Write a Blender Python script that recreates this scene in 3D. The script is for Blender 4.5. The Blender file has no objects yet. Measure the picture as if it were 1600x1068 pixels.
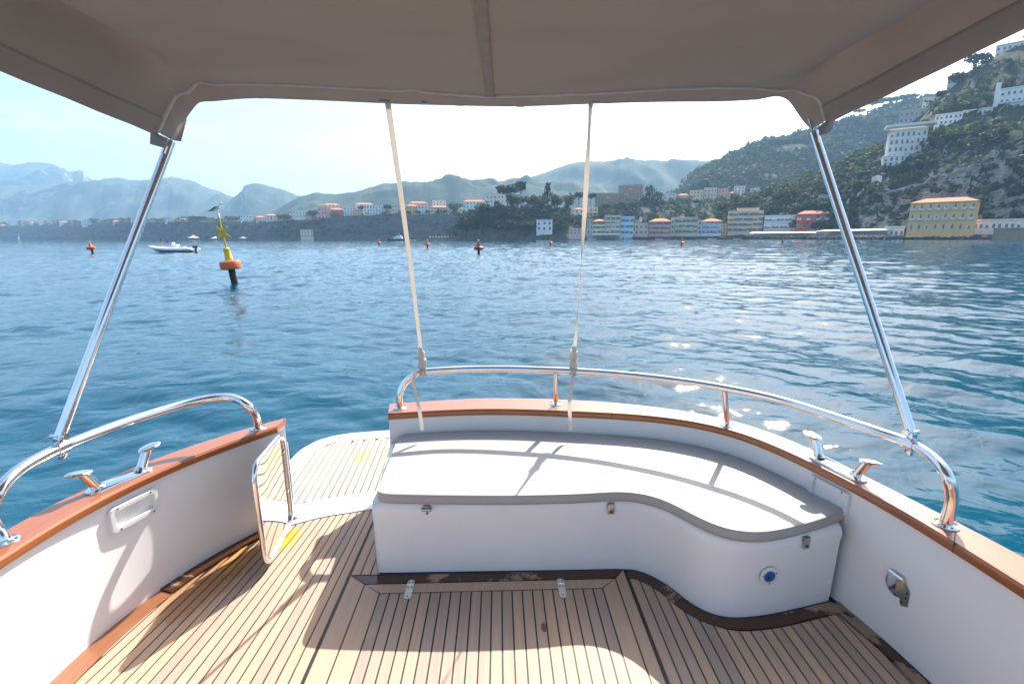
import bpy, bmesh, math, random
import numpy as np
from mathutils import Vector, Matrix, noise as mnoise

random.seed(7)
sc = bpy.context.scene
COL = sc.collection
R = math.radians

# ------------------------------------------------------------------ camera, sky, sun, exposure
F = 750.0                      # focal length in pixels of a 1600 px wide frame
PITCH, YAW, ROLL = R(12.30), R(1.53), R(0.28)
EYE = Vector((0, 0, 1.60))     # eye height above the cockpit sole (z = 0)
WATER = -0.80
fw = Vector((math.sin(YAW) * math.cos(PITCH), math.cos(YAW) * math.cos(PITCH), -math.sin(PITCH)))
rt0 = Vector((math.cos(YAW), -math.sin(YAW), 0))
up0 = rt0.cross(fw)
rt = rt0 * math.cos(ROLL) - up0 * math.sin(ROLL)
up = up0 * math.cos(ROLL) + rt0 * math.sin(ROLL)
cam = bpy.data.cameras.new('camera')
cam.sensor_width = 36.0
cam.lens = F / 1600 * 36.0
cam.clip_start, cam.clip_end = 0.02, 30000
cam_o = bpy.data.objects.new('camera', cam)
COL.objects.link(cam_o)
cam_o.matrix_world = Matrix(((rt.x, up.x, -fw.x, EYE.x), (rt.y, up.y, -fw.y, EYE.y),
                             (rt.z, up.z, -fw.z, EYE.z), (0, 0, 0, 1)))
sc.camera = cam_o

SUN_AZ, SUN_EL = R(29.5), R(42.5)   # azimuth from +Y (astern) towards +X
world = bpy.data.worlds.new('World')
sc.world = world
world.use_nodes = True
wn = world.node_tree
sky = wn.nodes.new('ShaderNodeTexSky')
sky.sky_type = 'NISHITA'
sky.sun_disc = False
sky.sun_elevation = SUN_EL
sky.sun_rotation = SUN_AZ
sky.air_density, sky.dust_density, sky.ozone_density = 1.0, 3.0, 1.2
bg = wn.nodes['Background']
bg.inputs['Strength'].default_value = 0.105
# faint high cirrus veil, the same all round
tcw = wn.nodes.new('ShaderNodeTexCoord'); mpw = wn.nodes.new('ShaderNodeMapping'); nzw = wn.nodes.new('ShaderNodeTexNoise'); rpw = wn.nodes.new('ShaderNodeValToRGB'); mxw = wn.nodes.new('ShaderNodeMix')
mpw.inputs['Scale'].default_value = (1.6, 3.2, 9.0); mpw.inputs['Rotation'].default_value = (0.15, 0.1, 0.4)
nzw.inputs['Scale'].default_value = 1.3; nzw.inputs['Detail'].default_value = 7; nzw.inputs['Roughness'].default_value = 0.6; nzw.inputs['Distortion'].default_value = 0.7
rpw.color_ramp.elements[0].position = 0.45; rpw.color_ramp.elements[1].position = 0.75; rpw.color_ramp.elements[1].color = (0.30, 0.30, 0.30, 1)
mxw.data_type = 'RGBA'; mxw.inputs[7].default_value = (9.0, 9.3, 9.6, 1)
wn.links.new(tcw.outputs['Generated'], mpw.inputs['Vector']); wn.links.new(mpw.outputs['Vector'], nzw.inputs['Vector']); wn.links.new(nzw.outputs['Fac'], rpw.inputs['Fac'])
wn.links.new(rpw.outputs['Color'], mxw.inputs[0]); wn.links.new(sky.outputs['Color'], mxw.inputs[6]); wn.links.new(mxw.outputs[2], bg.inputs['Color'])

sun = bpy.data.lights.new('sun', 'SUN')
sun.energy, sun.angle, sun.color = 5.0, R(0.53), (1.0, 0.94, 0.86)
sun_o = bpy.data.objects.new('sun', sun)
COL.objects.link(sun_o)
sd = Vector((math.sin(SUN_AZ) * math.cos(SUN_EL), math.cos(SUN_AZ) * math.cos(SUN_EL), math.sin(SUN_EL)))
sun_o.rotation_euler = sd.to_track_quat('Z', 'Y').to_euler()

sc.view_settings.view_transform = 'Standard'
sc.view_settings.look = 'None'
sc.view_settings.exposure = 1.32
sc.view_settings.gamma = 1.0
sc.view_settings.use_curve_mapping = False
sc.render.engine = 'CYCLES'
cy = sc.cycles
cy.max_bounces, cy.diffuse_bounces, cy.glossy_bounces = 7, 4, 4
cy.transmission_bounces, cy.volume_bounces, cy.transparent_max_bounces = 3, 1, 6
cy.caustics_reflective = cy.caustics_refractive = False
cy.use_denoising = True
cy.sample_clamp_indirect = 8.0


HAZE_COL, HAZE_D = (0.42, 0.69, 0.98, 1.0), 1.6e-4

# ------------------------------------------------------------------ helpers
def ray(u, v):
    return fw + rt * ((u - 800) / F) + up * ((534 - v) / F)

def P(u, v, z):
    """point of the picture that lies on the level z"""
    d = ray(u, v)
    return EYE + d * ((z - EYE.z) / d.z)

def S(u, v, D):
    """point of the picture that stands D metres astern"""
    d = ray(u, v)
    return EYE + d * (D / d.y)

def catmull(pts, n=8, closed=False):
    pts = [Vector(p) for p in pts]
    out = []
    m = len(pts)
    segs = m if closed else m - 1
    for i in range(segs):
        if closed:
            a, b, c, d = pts[i - 1], pts[i], pts[(i + 1) % m], pts[(i + 2) % m]
        else:
            b, c = pts[i], pts[i + 1]
            a = pts[i - 1] if i else b * 2 - c
            d = pts[i + 2] if i + 2 < m else c * 2 - b
        for k in range(n):
            t = k / n
            out.append(0.5 * ((2 * b) + (c - a) * t + (2 * a - 5 * b + 4 * c - d) * t * t + (3 * b - a - 3 * c + d) * t ** 3))
    if not closed:
        out.append(pts[-1])
    return out

def resample(pts, n):
    pts = [Vector(p) for p in pts]
    L = [0.0]
    for a, b in zip(pts, pts[1:]):
        L.append(L[-1] + (b - a).length)
    out, j = [], 0
    for i in range(n):
        s = L[-1] * i / (n - 1)
        while j < len(L) - 2 and L[j + 1] < s:
            j += 1
        t = (s - L[j]) / max(L[j + 1] - L[j], 1e-9)
        out.append(pts[j].lerp(pts[j + 1], min(max(t, 0), 1)))
    return out

class MB:
    """collects shapes and links them as one mesh object"""
    def __init__(self):
        self.v, self.f, self.m, self.s = [], [], [], []

    def add(self, verts, faces, mi=0, smooth=False, M=None):
        o = len(self.v)
        for p in verts:
            p = Vector(p)
            self.v.append(M @ p if M is not None else p)
        for f in faces:
            self.f.append([i + o for i in f]); self.m.append(mi); self.s.append(smooth)
        return self

    def box(self, c, s, mi=0, M=None, bev=0.0):
        cx, cy_, cz = c
        x, y, z = s[0] / 2, s[1] / 2, s[2] / 2
        if bev <= 0:
            vs = [(cx + a * x, cy_ + b * y, cz + d * z) for a in (-1, 1) for b in (-1, 1) for d in (-1, 1)]
            fs = [(0, 1, 3, 2), (4, 6, 7, 5), (0, 4, 5, 1), (2, 3, 7, 6), (0, 2, 6, 4), (1, 5, 7, 3)]
            return self.add(vs, fs, mi, False, M)
        bm = bmesh.new()
        bmesh.ops.create_cube(bm, size=1.0)
        for w in bm.verts:
            w.co = Vector((w.co.x * 2 * x + cx, w.co.y * 2 * y + cy_, w.co.z * 2 * z + cz))
        bmesh.ops.bevel(bm, geom=bm.edges[:], offset=bev, segments=2, profile=0.6, affect='EDGES')
        bm.verts.index_update()
        self.add([w.co.copy() for w in bm.verts], [[w.index for w in f.verts] for f in bm.faces], mi, False, M)
        bm.free()
        return self

    def loft(self, rings, mi=0, smooth=True, closed_ring=True, cap=False, M=None):
        n = len(rings[0])
        vs = [p for r in rings for p in r]
        fs = []
        for i in range(len(rings) - 1):
            for j in range(n if closed_ring else n - 1):
                k = (j + 1) % n
                fs.append((i * n + j, i * n + k, (i + 1) * n + k, (i + 1) * n + j))
        if cap:
            fs.append(tuple(range(n))[::-1])
            fs.append(tuple((len(rings) - 1) * n + j for j in range(n)))
        return self.add(vs, fs, mi, smooth, M)

    def tube(self, path, r, n=12, mi=0, cap=True, M=None):
        path = [Vector(p) for p in path]
        rr = r if isinstance(r, (list, tuple)) else [r] * len(path)
        rings = []
        nrm = None
        for i, p in enumerate(path):
            t = (path[min(i + 1, len(path) - 1)] - path[max(i - 1, 0)]).normalized()
            if nrm is None:
                a = Vector((0, 0, 1)) if abs(t.z) < 0.9 else Vector((1, 0, 0))
                nrm = t.cross(a).normalized()
            else:
                nrm = (nrm - t * nrm.dot(t)).normalized()
            b = t.cross(nrm)
            rings.append([p + (nrm * math.cos(2 * math.pi * k / n) + b * math.sin(2 * math.pi * k / n)) * rr[i] for k in range(n)])
        return self.loft(rings, mi, True, True, cap, M)

    def lathe(self, prof, n=24, mi=0, M=None, sx=1.0, sy=1.0, smooth=True):
        rings = [[Vector((r * math.cos(2 * math.pi * k / n) * sx, r * math.sin(2 * math.pi * k / n) * sy, z)) for k in range(n)] for r, z in prof]
        return self.loft(rings, mi, smooth, True, True, M)

    def ribbon(self, path, widths, thick, mi=0):
        """flat strip: path points, a half-width vector for each"""
        rings = []
        for i, p in enumerate(path):
            p = Vector(p); w = Vector(widths[i])
            t = (Vector(path[min(i + 1, len(path) - 1)]) - Vector(path[max(i - 1, 0)])).normalized()
            nn = t.cross(w).normalized() * thick / 2
            rings.append([p - w - nn, p + w - nn, p + w + nn, p - w + nn])
        return self.loft(rings, mi, False, True, True)

    def prism(self, poly, z0, z1, mi=0):
        """level polygon raised from z0 to z1"""
        n = len(poly)
        vs = [(p[0], p[1], z0) for p in poly] + [(p[0], p[1], z1) for p in poly]
        fs = [tuple(range(n))[::-1], tuple(range(n, 2 * n))]
        fs += [(i, (i + 1) % n, n + (i + 1) % n, n + i) for i in range(n)]
        return self.add(vs, fs, mi)

    def mesh(self, name, mats, sharp=38):
        me = bpy.data.meshes.new(name)
        me.from_pydata([tuple(p) for p in self.v], [], self.f)
        for m in (mats if isinstance(mats, (list, tuple)) else [mats]):
            me.materials.append(m)
        me.polygons.foreach_set('material_index', self.m)
        me.polygons.foreach_set('use_smooth', [bool(s) for s in self.s])
        bm = bmesh.new(); bm.from_mesh(me)
        bmesh.ops.recalc_face_normals(bm, faces=bm.faces[:])
        bm.to_mesh(me); bm.free()
        if any(self.s) and sharp:
            me.set_sharp_from_angle(angle=R(sharp))
        me.update()
        return me

    def build(self, name, mats, parent=None, sharp=38):
        return link(name, self.mesh(name, mats, sharp), parent)

def link(name, me, parent=None, M=None):
    o = bpy.data.objects.new(name, me)
    COL.objects.link(o)
    if parent is not None:
        o.parent = parent
    if M is not None:
        o.matrix_local = M
    return o

def tag(o, label=None, cat=None, group=None, kind=None):
    if label: o['label'] = label
    if cat: o['category'] = cat
    if group: o['group'] = group
    if kind: o['kind'] = kind
    return o

def thing(name, label, cat, loc=(0, 0, 0), rz=0.0, group=None):
    o = bpy.data.objects.new(name, None)
    COL.objects.link(o)
    o.empty_display_size = 0.1
    o.location = loc
    o.rotation_euler = (0, 0, rz)
    return tag(o, label, cat, group)

def grid_mesh(name, X, nrow, ncol, mats, smooth=True, mi=None):
    """fast mesh from an array of nrow*ncol points"""
    me = bpy.data.meshes.new(name)
    idx = np.arange(nrow * ncol).reshape(nrow, ncol)
    q = np.stack([idx[:-1, :-1], idx[:-1, 1:], idx[1:, 1:], idx[1:, :-1]], -1).reshape(-1, 4)
    fill_mesh(me, X.reshape(-1, 3), q, smooth)
    for m in (mats if isinstance(mats, (list, tuple)) else [mats]):
        me.materials.append(m)
    return me

def fill_mesh(me, V, Q, smooth=False):
    k = Q.shape[1]
    me.vertices.add(len(V)); me.vertices.foreach_set('co', np.ascontiguousarray(V, dtype=np.float32).ravel())
    me.loops.add(Q.size); me.loops.foreach_set('vertex_index', np.ascontiguousarray(Q, dtype=np.int32).ravel())
    me.polygons.add(len(Q)); me.polygons.foreach_set('loop_start', np.arange(0, Q.size, k, dtype=np.int32))
    me.polygons.foreach_set('use_smooth', np.full(len(Q), smooth))
    me.update(calc_edges=True)
    me.validate()

def _h(ix, iy, iz, seed):
    n = (ix * 374761393 + iy * 668265263 + iz * 2147483647 + seed * 1274126177) & 0x7fffffff
    n = ((n ^ (n >> 13)) * 1274126177) & 0x7fffffff
    return ((n ^ (n >> 16)) & 0xffff) / 65535.0 * 2 - 1

def vnoise(p, seed=0):
    p = np.asarray(p, dtype=np.float64)
    i = np.floor(p).astype(np.int64); f = p - i
    f = f * f * (3 - 2 * f)
    r = 0
    for a in (0, 1):
        for b in (0, 1):
            for c in (0, 1):
                w = (f[:, 0] if a else 1 - f[:, 0]) * (f[:, 1] if b else 1 - f[:, 1]) * (f[:, 2] if c else 1 - f[:, 2])
                r = r + w * _h(i[:, 0] + a, i[:, 1] + b, i[:, 2] + c, seed)
    return r

def fbm(p, octaves=4, seed=0, gain=0.5):
    p = np.asarray(p, dtype=np.float64)
    r, a = 0, 1.0
    for o in range(octaves):
        r = r + a * vnoise(p * (2.03 ** o) + 17.3 * o, seed + o)
        a *= gain
    return r


# ------------------------------------------------------------------ materials
class NT:
    def __init__(self, name):
        self.mat = bpy.data.materials.new(name)
        self.mat.use_nodes = True
        self.t = self.mat.node_tree
        self.b = self.t.nodes['Principled BSDF']
        self.out = self.t.nodes['Material Output']

    def n(self, kind, **kw):
        x = self.t.nodes.new(kind)
        for k, v in kw.items():
            if hasattr(x, k) and k not in ('Scale',):
                setattr(x, k, v)
        return x

    def l(self, a, b):
        self.t.links.new(a, b)

    def pos(self, scale=(1, 1, 1), obj=False):
        m = self.n('ShaderNodeMapping')
        m.inputs['Scale'].default_value = scale
        if obj:
            self.l(self.n('ShaderNodeTexCoord').outputs['Object'], m.inputs['Vector'])
        else:
            self.l(self.n('ShaderNodeNewGeometry').outputs['Position'], m.inputs['Vector'])
        return m.outputs['Vector']

    def noise(self, vec, scale, detail=4, rough=0.55, dist=0.0):
        x = self.n('ShaderNodeTexNoise')
        x.inputs['Scale'].default_value = scale
        x.inputs['Detail'].default_value = detail
        x.inputs['Roughness'].default_value = rough
        x.inputs['Distortion'].default_value = dist
        self.l(vec, x.inputs['Vector'])
        return x.outputs['Fac']

    def ramp(self, fac, stops):
        x = self.n('ShaderNodeValToRGB')
        e = x.color_ramp.elements
        while len(e) < len(stops):
            e.new(0.5)
        for k, (p, c) in enumerate(stops):
            e[k].position = p
            e[k].color = (*c, 1) if len(c) == 3 else c
        self.l(fac, x.inputs['Fac'])
        return x.outputs['Color']

    def mix(self, fac, a, b, mode='MIX'):
        x = self.n('ShaderNodeMix', data_type='RGBA', blend_type=mode)
        for inp, val in ((x.inputs[0], fac), (x.inputs[6], a), (x.inputs[7], b)):
            if hasattr(val, 'links') or isinstance(val, bpy.types.NodeSocket):
                self.l(val, inp)
            elif isinstance(val, (int, float)):
                inp.default_value = val
            else:
                inp.default_value = (*val, 1)
        return x.outputs[2]

    def math(self, op, a, b=0.0, clamp=False):
        x = self.n('ShaderNodeMath', operation=op, use_clamp=clamp)
        for inp, val in ((x.inputs[0], a), (x.inputs[1], b)):
            if isinstance(val, bpy.types.NodeSocket):
                self.l(val, inp)
            else:
                inp.default_value = val
        return x.outputs[0]

    def color(self, c):
        if isinstance(c, bpy.types.NodeSocket):
            self.l(c, self.b.inputs['Base Color'])
        else:
            self.b.inputs['Base Color'].default_value = (*c, 1)

    def set(self, **kw):
        for k, v in kw.items():
            s = self.b.inputs[k.replace('_', ' ')]
            if isinstance(v, bpy.types.NodeSocket):
                self.l(v, s)
            else:
                s.default_value = v

    def bump(self, h, strength=0.3, dist=0.01):
        x = self.n('ShaderNodeBump')
        x.inputs['Strength'].default_value = strength
        x.inputs['Distance'].default_value = dist
        self.l(h, x.inputs['Height'])
        self.l(x.outputs['Normal'], self.b.inputs['Normal'])
        return x

def simple(name, c, rough=0.5, metal=0.0, var=0.12, scale=3.0, bump=0.0, coat=0.0, obj=False):
    """plain material with a little wear in colour and gloss"""
    t = NT(name)
    f = t.noise(t.pos(obj=obj), scale, 5, 0.6)
    lo = tuple(x * (1 - var) for x in c); hi = tuple(min(x * (1 + var), 1) for x in c)
    t.color(t.ramp(f, [(0.3, lo), (0.7, hi)]))
    t.set(Metallic=metal, Roughness=t.math('ADD', t.math('MULTIPLY', f, 0.2 * rough), rough * 0.9))
    if coat:
        t.set(Coat_Weight=coat, Coat_Roughness=0.06)
    if bump:
        t.bump(t.noise(t.pos(obj=obj), scale * 12, 3), bump, 0.01)
    return t.mat

def make_teak(name, bare=(0.53, 0.36, 0.255), stains=()):
    t = NT(name)
    g = t.noise(t.pos((70, 2.2, 70)), 1.0, 6, 0.65, 0.4)
    fine = t.noise(t.pos((320, 9, 320)), 1.0, 3, 0.6)
    big = t.noise(t.pos((2.2, 1.4, 2.2)), 1.0, 4, 0.6)
    oi = t.n('ShaderNodeObjectInfo')
    c = t.ramp(g, [(0.25, tuple(x * 0.80 for x in bare)), (0.55, bare), (0.8, tuple(min(1, x * 1.12) for x in bare))])
    c = t.mix(t.math('MULTIPLY', fine, 0.35), c, tuple(x * 0.62 for x in bare), 'MIX')
    c = t.mix(t.ramp(big, [(0.35, (0, 0, 0)), (0.7, (0.45, 0.45, 0.45))]), c, (bare[0] * 0.83, bare[1] * 0.86, bare[2] * 0.93))
    v = t.n('ShaderNodeHueSaturation')
    t.l(t.math('ADD', t.math('MULTIPLY', oi.outputs['Random'], 0.36), 0.78), v.inputs['Value'])
    t.l(t.math('ADD', t.math('MULTIPLY', oi.outputs['Random'], 0.3), 0.85), v.inputs['Saturation'])
    t.l(c, v.inputs['Color'])
    c = v.outputs['Color']
    rough = 0.62
    if stains:
        edge = t.noise(t.pos((22, 7, 22)), 1.0, 5, 0.7)
        for (x, y, rx, ry, col, amt) in stains:
            m = t.n('ShaderNodeMapping')
            m.inputs['Location'].default_value = (-x / rx, -y / ry, 0)
            m.inputs['Scale'].default_value = (1 / rx, 1 / ry, 0)
            t.l(t.n('ShaderNodeNewGeometry').outputs['Position'], m.inputs['Vector'])
            ln = t.n('ShaderNodeVectorMath', operation='LENGTH')
            t.l(m.outputs['Vector'], ln.inputs[0])
            d = t.math('ADD', ln.outputs['Value'], t.math('MULTIPLY', edge, 1.1))
            k = t.math('MULTIPLY', t.ramp(d, [(0.0, (1, 1, 1)), (0.95, (1, 1, 1)), (1.0, (0, 0, 0))]), amt)
            d2 = t.math('SUBTRACT', 1.75, d)
            k = t.math('MULTIPLY', t.math('MULTIPLY', d2, 2.2, True), amt)
            c = t.mix(k, c, col)
    t.color(c)
    t.set(Roughness=rough)
    t.bump(g, 0.25, 0.002)
    return t.mat

def make_varnish(name, c, worn=None, along='Y'):
    t = NT(name)
    at = t.n('ShaderNodeAttribute', attribute_name='grain')
    mp = t.n('ShaderNodeMapping'); mp.inputs['Scale'].default_value = (60, 3.5, 60)
    t.l(at.outputs['Vector'], mp.inputs['Vector'])
    g = t.noise(mp.outputs['Vector'], 1.0, 6, 0.65, 0.5)
    g2 = t.noise(t.pos((6, 3, 6)), 1.0, 3, 0.5)
    col = t.ramp(g, [(0.25, tuple(x * 0.62 for x in c)), (0.6, c), (0.85, tuple(x * 1.25 for x in c))])
    col = t.mix(t.math('MULTIPLY', g2, 0.4), col, tuple(x * 0.7 for x in c))
    rough = 0.22
    if worn:
        w = t.noise(t.pos((2.4, 2.4, 2.4)), 1.0, 7, 0.68, 0.4)
        k = t.ramp(w, [(0.53, (0, 0, 0)), (0.57, (1, 1, 1))])
        col = t.mix(k, col, worn)
        t.set(Roughness=t.math('ADD', t.math('MULTIPLY', k, 0.4), 0.2))
    else:
        t.set(Roughness=t.math('ADD', t.math('MULTIPLY', g2, 0.2), 0.26), Coat_Weight=0.7, Coat_Roughness=0.22)
    t.color(col)
    t.bump(g, 0.08, 0.002)
    return t.mat

M = {}
M['gel'] = simple('white_gelcoat', (0.82, 0.80, 0.78), 0.26, var=0.012, scale=1.2)
M['gel_in'] = simple('moulded_white_plastic', (0.70, 0.69, 0.68), 0.35, var=0.03)
M['steel'] = simple('polished_stainless_steel', (0.78, 0.77, 0.76), 0.11, 1.0, var=0.06, scale=9)
M['mirror'] = simple('mirror_polished_sheet', (0.66, 0.60, 0.55), 0.03, 1.0, var=0.02, scale=4)
M['dull_steel'] = simple('brushed_steel', (0.50, 0.48, 0.46), 0.32, 1.0, var=0.15, scale=20)
M['caulk'] = simple('black_caulking', (0.012, 0.012, 0.014), 0.55, var=0.3, scale=20)
M['screw'] = simple('dark_screw_head', (0.05, 0.05, 0.05), 0.4, 0.6)
M['black'] = simple('black_rubber', (0.02, 0.02, 0.022), 0.5)
M['blue'] = simple('blue_plastic', (0.01, 0.11, 0.36), 0.3)
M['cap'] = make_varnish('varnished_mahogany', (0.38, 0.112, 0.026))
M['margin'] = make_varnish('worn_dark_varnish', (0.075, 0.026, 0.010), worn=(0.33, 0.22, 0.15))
M['margin_lit'] = make_varnish('sunlit_margin_board', (0.30, 0.115, 0.045))  # margin board with the sunlight put into a lighter brown
M['vinyl'] = simple('grey_vinyl', (0.365, 0.35, 0.335), 0.42, var=0.03, scale=6, bump=0.04)
M['piping'] = simple('grey_vinyl_piping', (0.33, 0.32, 0.31), 0.45, var=0.05)
M['webbing'] = simple('cream_webbing', (0.80, 0.75, 0.68), 0.8, var=0.08, scale=40, bump=0.2)
M['welt'] = simple('frayed_white_welt', (0.90, 0.86, 0.83), 0.9, var=0.06, scale=60, bump=0.4)

def make_canvas():
    t = NT('taupe_canvas')
    f = t.noise(t.pos((1.2, 3.0, 1.2)), 1.2, 5, 0.6)
    wv = t.noise(t.pos((900, 40, 900)), 1.0, 2)
    c = t.ramp(f, [(0.3, (0.375, 0.348, 0.325)), (0.7, (0.435, 0.403, 0.375))])
    c = t.mix(t.math('MULTIPLY', wv, 0.16), c, (0.14, 0.12, 0.105))
    t.color(c)
    t.set(Roughness=0.92, Specular_IOR_Level=0.2)
    t.bump(wv, 0.15, 0.001)
    tr = t.n('ShaderNodeBsdfTranslucent')
    tr.inputs['Color'].default_value = (0.40, 0.31, 0.255, 1)
    mx = t.n('ShaderNodeMixShader')
    mx.inputs[0].default_value = 0.22
    t.l(t.b.outputs[0], mx.inputs[1]); t.l(tr.outputs[0], mx.inputs[2])
    t.l(mx.outputs[0], t.out.inputs['Surface'])
    return t.mat
def see_through(m, c, k):
    """cloth lets some light through"""
    nt = m.node_tree; b_ = nt.nodes['Principled BSDF']
    tr = nt.nodes.new('ShaderNodeBsdfTranslucent'); tr.inputs['Color'].default_value = (*c, 1)
    mx = nt.nodes.new('ShaderNodeMixShader'); mx.inputs[0].default_value = k
    nt.links.new(b_.outputs[0], mx.inputs[1]); nt.links.new(tr.outputs[0], mx.inputs[2]); nt.links.new(mx.outputs[0], nt.nodes['Material Output'].inputs['Surface'])
see_through(M['webbing'], (0.84, 0.79, 0.72), 0.45)
see_through(M['welt'], (0.7, 0.62, 0.58), 0.3)
M['canvas'] = make_canvas()
def wavy_mirror():
    nt = M['mirror'].node_tree
    tc = nt.nodes.new('ShaderNodeTexCoord'); nz = nt.nodes.new('ShaderNodeTexNoise'); nz.inputs['Scale'].default_value = 2.6; nz.inputs['Detail'].default_value = 0.5
    bp = nt.nodes.new('ShaderNodeBump'); bp.inputs['Strength'].default_value = 0.10; bp.inputs['Distance'].default_value = 0.05
    nt.links.new(tc.outputs['Object'], nz.inputs['Vector']); nt.links.new(nz.outputs['Fac'], bp.inputs['Height']); nt.links.new(bp.outputs['Normal'], nt.nodes['Principled BSDF'].inputs['Normal'])
wavy_mirror()
M['canvas_seam'] = simple('dark_canvas_tape', (0.27, 0.235, 0.21), 0.9, var=0.1, scale=20)

# ------------------------------------------------------------------ sea
def make_water():
    t = NT('sea_water')
    t.color((0.0002, 0.054, 0.094))
    p = t.pos((1.0, 1.35, 1.0))
    n1 = t.noise(p, 1.5, 3, 0.5, 0.8)
    n2 = t.noise(p, 11.0, 4, 0.65, 0.3)
    h = t.math('ADD', t.math('MULTIPLY', n1, 1.0), t.math('MULTIPLY', n2, 0.05))
    t.bump(h, 0.5, 0.09)
    t.set(Roughness=0.02, IOR=1.333, Specular_IOR_Level=0.44)
    return t.mat
M['water'] = make_water()

def waves(x, y, cell):
    rg = np.random.default_rng(11)
    z = np.zeros_like(x)
    slick = 0.75 + 0.45 * vnoise(np.stack([x * 0.035, y * 0.02, x * 0 + 3.1], -1), 5) + 0.2 * vnoise(np.stack([x * 0.15, y * 0.07, x * 0], -1), 6)
    slick = np.clip(slick, 0.3, 1.5)
    N = 84
    W1 = [vnoise(np.stack([x * f, y * f, x * 0 + q], -1), q) for f, q in ((0.9, 1), (0.35, 2), (0.13, 3), (0.06, 4))]
    for i in range(N):
        L = 0.26 * (9.0 / 0.26) ** ((i + rg.random()) / N)
        a = R(78) + rg.normal() * 0.62            # travels mostly towards the shore
        k = 2 * math.pi / L
        slope = (0.026 if L < 0.4 else 0.043 if L < 1.3 else 0.024 if L < 3 else 0.011) * (0.7 + 0.6 * rg.random())
        att = np.clip((L / (2.2 * cell)) - 0.6, 0, 1)
        ph = rg.random() * 6.28
        arg = k * (x * math.cos(a) + y * math.sin(a)) + ph + 1.1 * W1[0 if L < 0.8 else 1 if L < 2 else 2 if L < 5 else 3] * (1 if i % 2 else -1)
        s = np.sin(arg)
        z += att * slope / k * (s + 0.22 * np.cos(2 * arg))* (slick if L < 4 else 1.0)
    # the boat's own wash running out on the right
    for (L, a, am) in ((1.5, R(36), 0.017), (0.95, R(42), 0.010), (2.3, R(31), 0.018)):
        k = 2 * math.pi / L
        win = np.clip((x - 0.25 * y - 1.0) / 4.0, 0, 1) * np.clip(1.6 - y / 22.0, 0, 1)
        z += win * am * np.sin(k * (x * math.cos(a) + y * math.sin(a)) + 1.6 * vnoise(np.stack([x * 0.3, y * 0.3, x * 0 + 9], -1), 40)) * np.clip((L / (2.2 * cell)) - 0.6, 0, 1)
    return z

def build_sea():
    nr, na = 1000, 860
    r = np.concatenate([[0.4], 1.4 * (600.0 / 1.4) ** (np.arange(nr - 3) / (nr - 4)), [1500.0, 7600.0]])
    front = np.linspace(R(-64), R(66), na - 40)
    back = np.linspace(R(66), R(296), 42)[1:]
    th = np.concatenate([front, back])           # azimuth from +Y towards +X
    RR, TT = np.meshgrid(r, th, indexing='ij')
    x, y = (RR * np.sin(TT)).ravel(), (RR * np.cos(TT)).ravel()
    cell = (RR * 0.0063).ravel()
    cell = np.maximum(cell, np.where((TT > front[-1]).ravel(), RR.ravel() * 0.1, 0))
    near = (RR.ravel() < 400)
    z = np.zeros_like(x)
    z[near] = waves(x[near], y[near], cell[near])
    X = np.stack([x, y, z + WATER], -1).reshape(nr, len(th), 3)
    me = grid_mesh('sea', X, nr, len(th), M['water'])
    tag(link('sea', me), kind='structure')
build_sea()

# ------------------------------------------------------------------ the boat we stand on
boat = thing('motor_boat', 'white motor boat cockpit with teak deck, varnished cap rail and stern seat', 'boat')
CAP0, CAP1 = 0.54, 0.578
SEAT, CUSH = 0.385, 0.436

def xy(p): return Vector((p.x, p.y, 0))

def fwd_extend(pts, yto):
    """continue a side towards the bow, past the camera"""
    p = pts[-1]
    return pts + [Vector((p.x + math.copysign(0.04, p.x), p.y * 0.5 + yto * 0.5, 0)), Vector((p.x + math.copysign(0.03, p.x), yto, 0))]

in_px = [(607, 654.5), (700, 648), (799, 646.5), (886, 650.5), (962, 653.5), (1044, 660), (1131, 675.5), (1185, 694), (1241, 720), (1297, 748.5), (1338, 769), (1400, 804), (1442, 829), (1520, 880), (1600, 932)]
out_px = [(609, 631), (740, 622), (799, 622), (908, 625), (1000, 632.5), (1044, 638), (1134, 653), (1185, 668), (1240, 688), (1330, 733), (1456, 797), (1530, 833), (1600, 870)]
inR = fwd_extend([xy(P(u, v, CAP0)) for u, v in in_px], -1.2)
outR = fwd_extend([xy(P(u, v, CAP1)) for u, v in out_px], -1.2)
inL_px = [(444, 674), (360, 696.5), (300, 720), (210, 767), (120, 816), (0, 881)]
outL_px = [(450, 653), (390, 667), (300, 694), (234, 719), (132, 767), (72, 797), (0, 829)]
inL = fwd_extend([xy(P(u, v, CAP0)) for u, v in inL_px], -1.2)
outL = fwd_extend([xy(P(u, v, CAP1)) for u, v in outL_px], -1.2)
def fair(pts, deg, n):
    """fair curve x(y) through the side, without the wobble of single points"""
    ys_ = np.array([p.y for p in pts]); xs_ = np.array([p.x for p in pts])
    co = np.polyfit(ys_, xs_, deg)
    yy = np.linspace(ys_.max(), ys_.min(), n)
    return [Vector((float(np.polyval(co, y)), float(y), 0)) for y in yy]
inL = fwd_extend(fair([xy(P(u, v, CAP0)) for u, v in inL_px], 2, 14), -1.2)
outL = fwd_extend(fair([xy(P(u, v, CAP1)) for u, v in outL_px], 2, 14), -1.2)
def relax(pts, it):
    for _ in range(it):
        pts = [pts[0]] + [(a + b * 2 + c) / 4 for a, b, c in zip(pts, pts[1:], pts[2:])] + [pts[-1]]
    return pts
NW = 90
inR, outR = relax(resample(catmull(inR, 8), NW), 14), relax(resample(catmull(outR, 8), NW), 14)
inL, outL = relax(resample(catmull(inL, 8), 60), 8), relax(resample(catmull(outL, 8), 60), 8)

def Z(p, z): return Vector((p.x, p.y, z))

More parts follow.
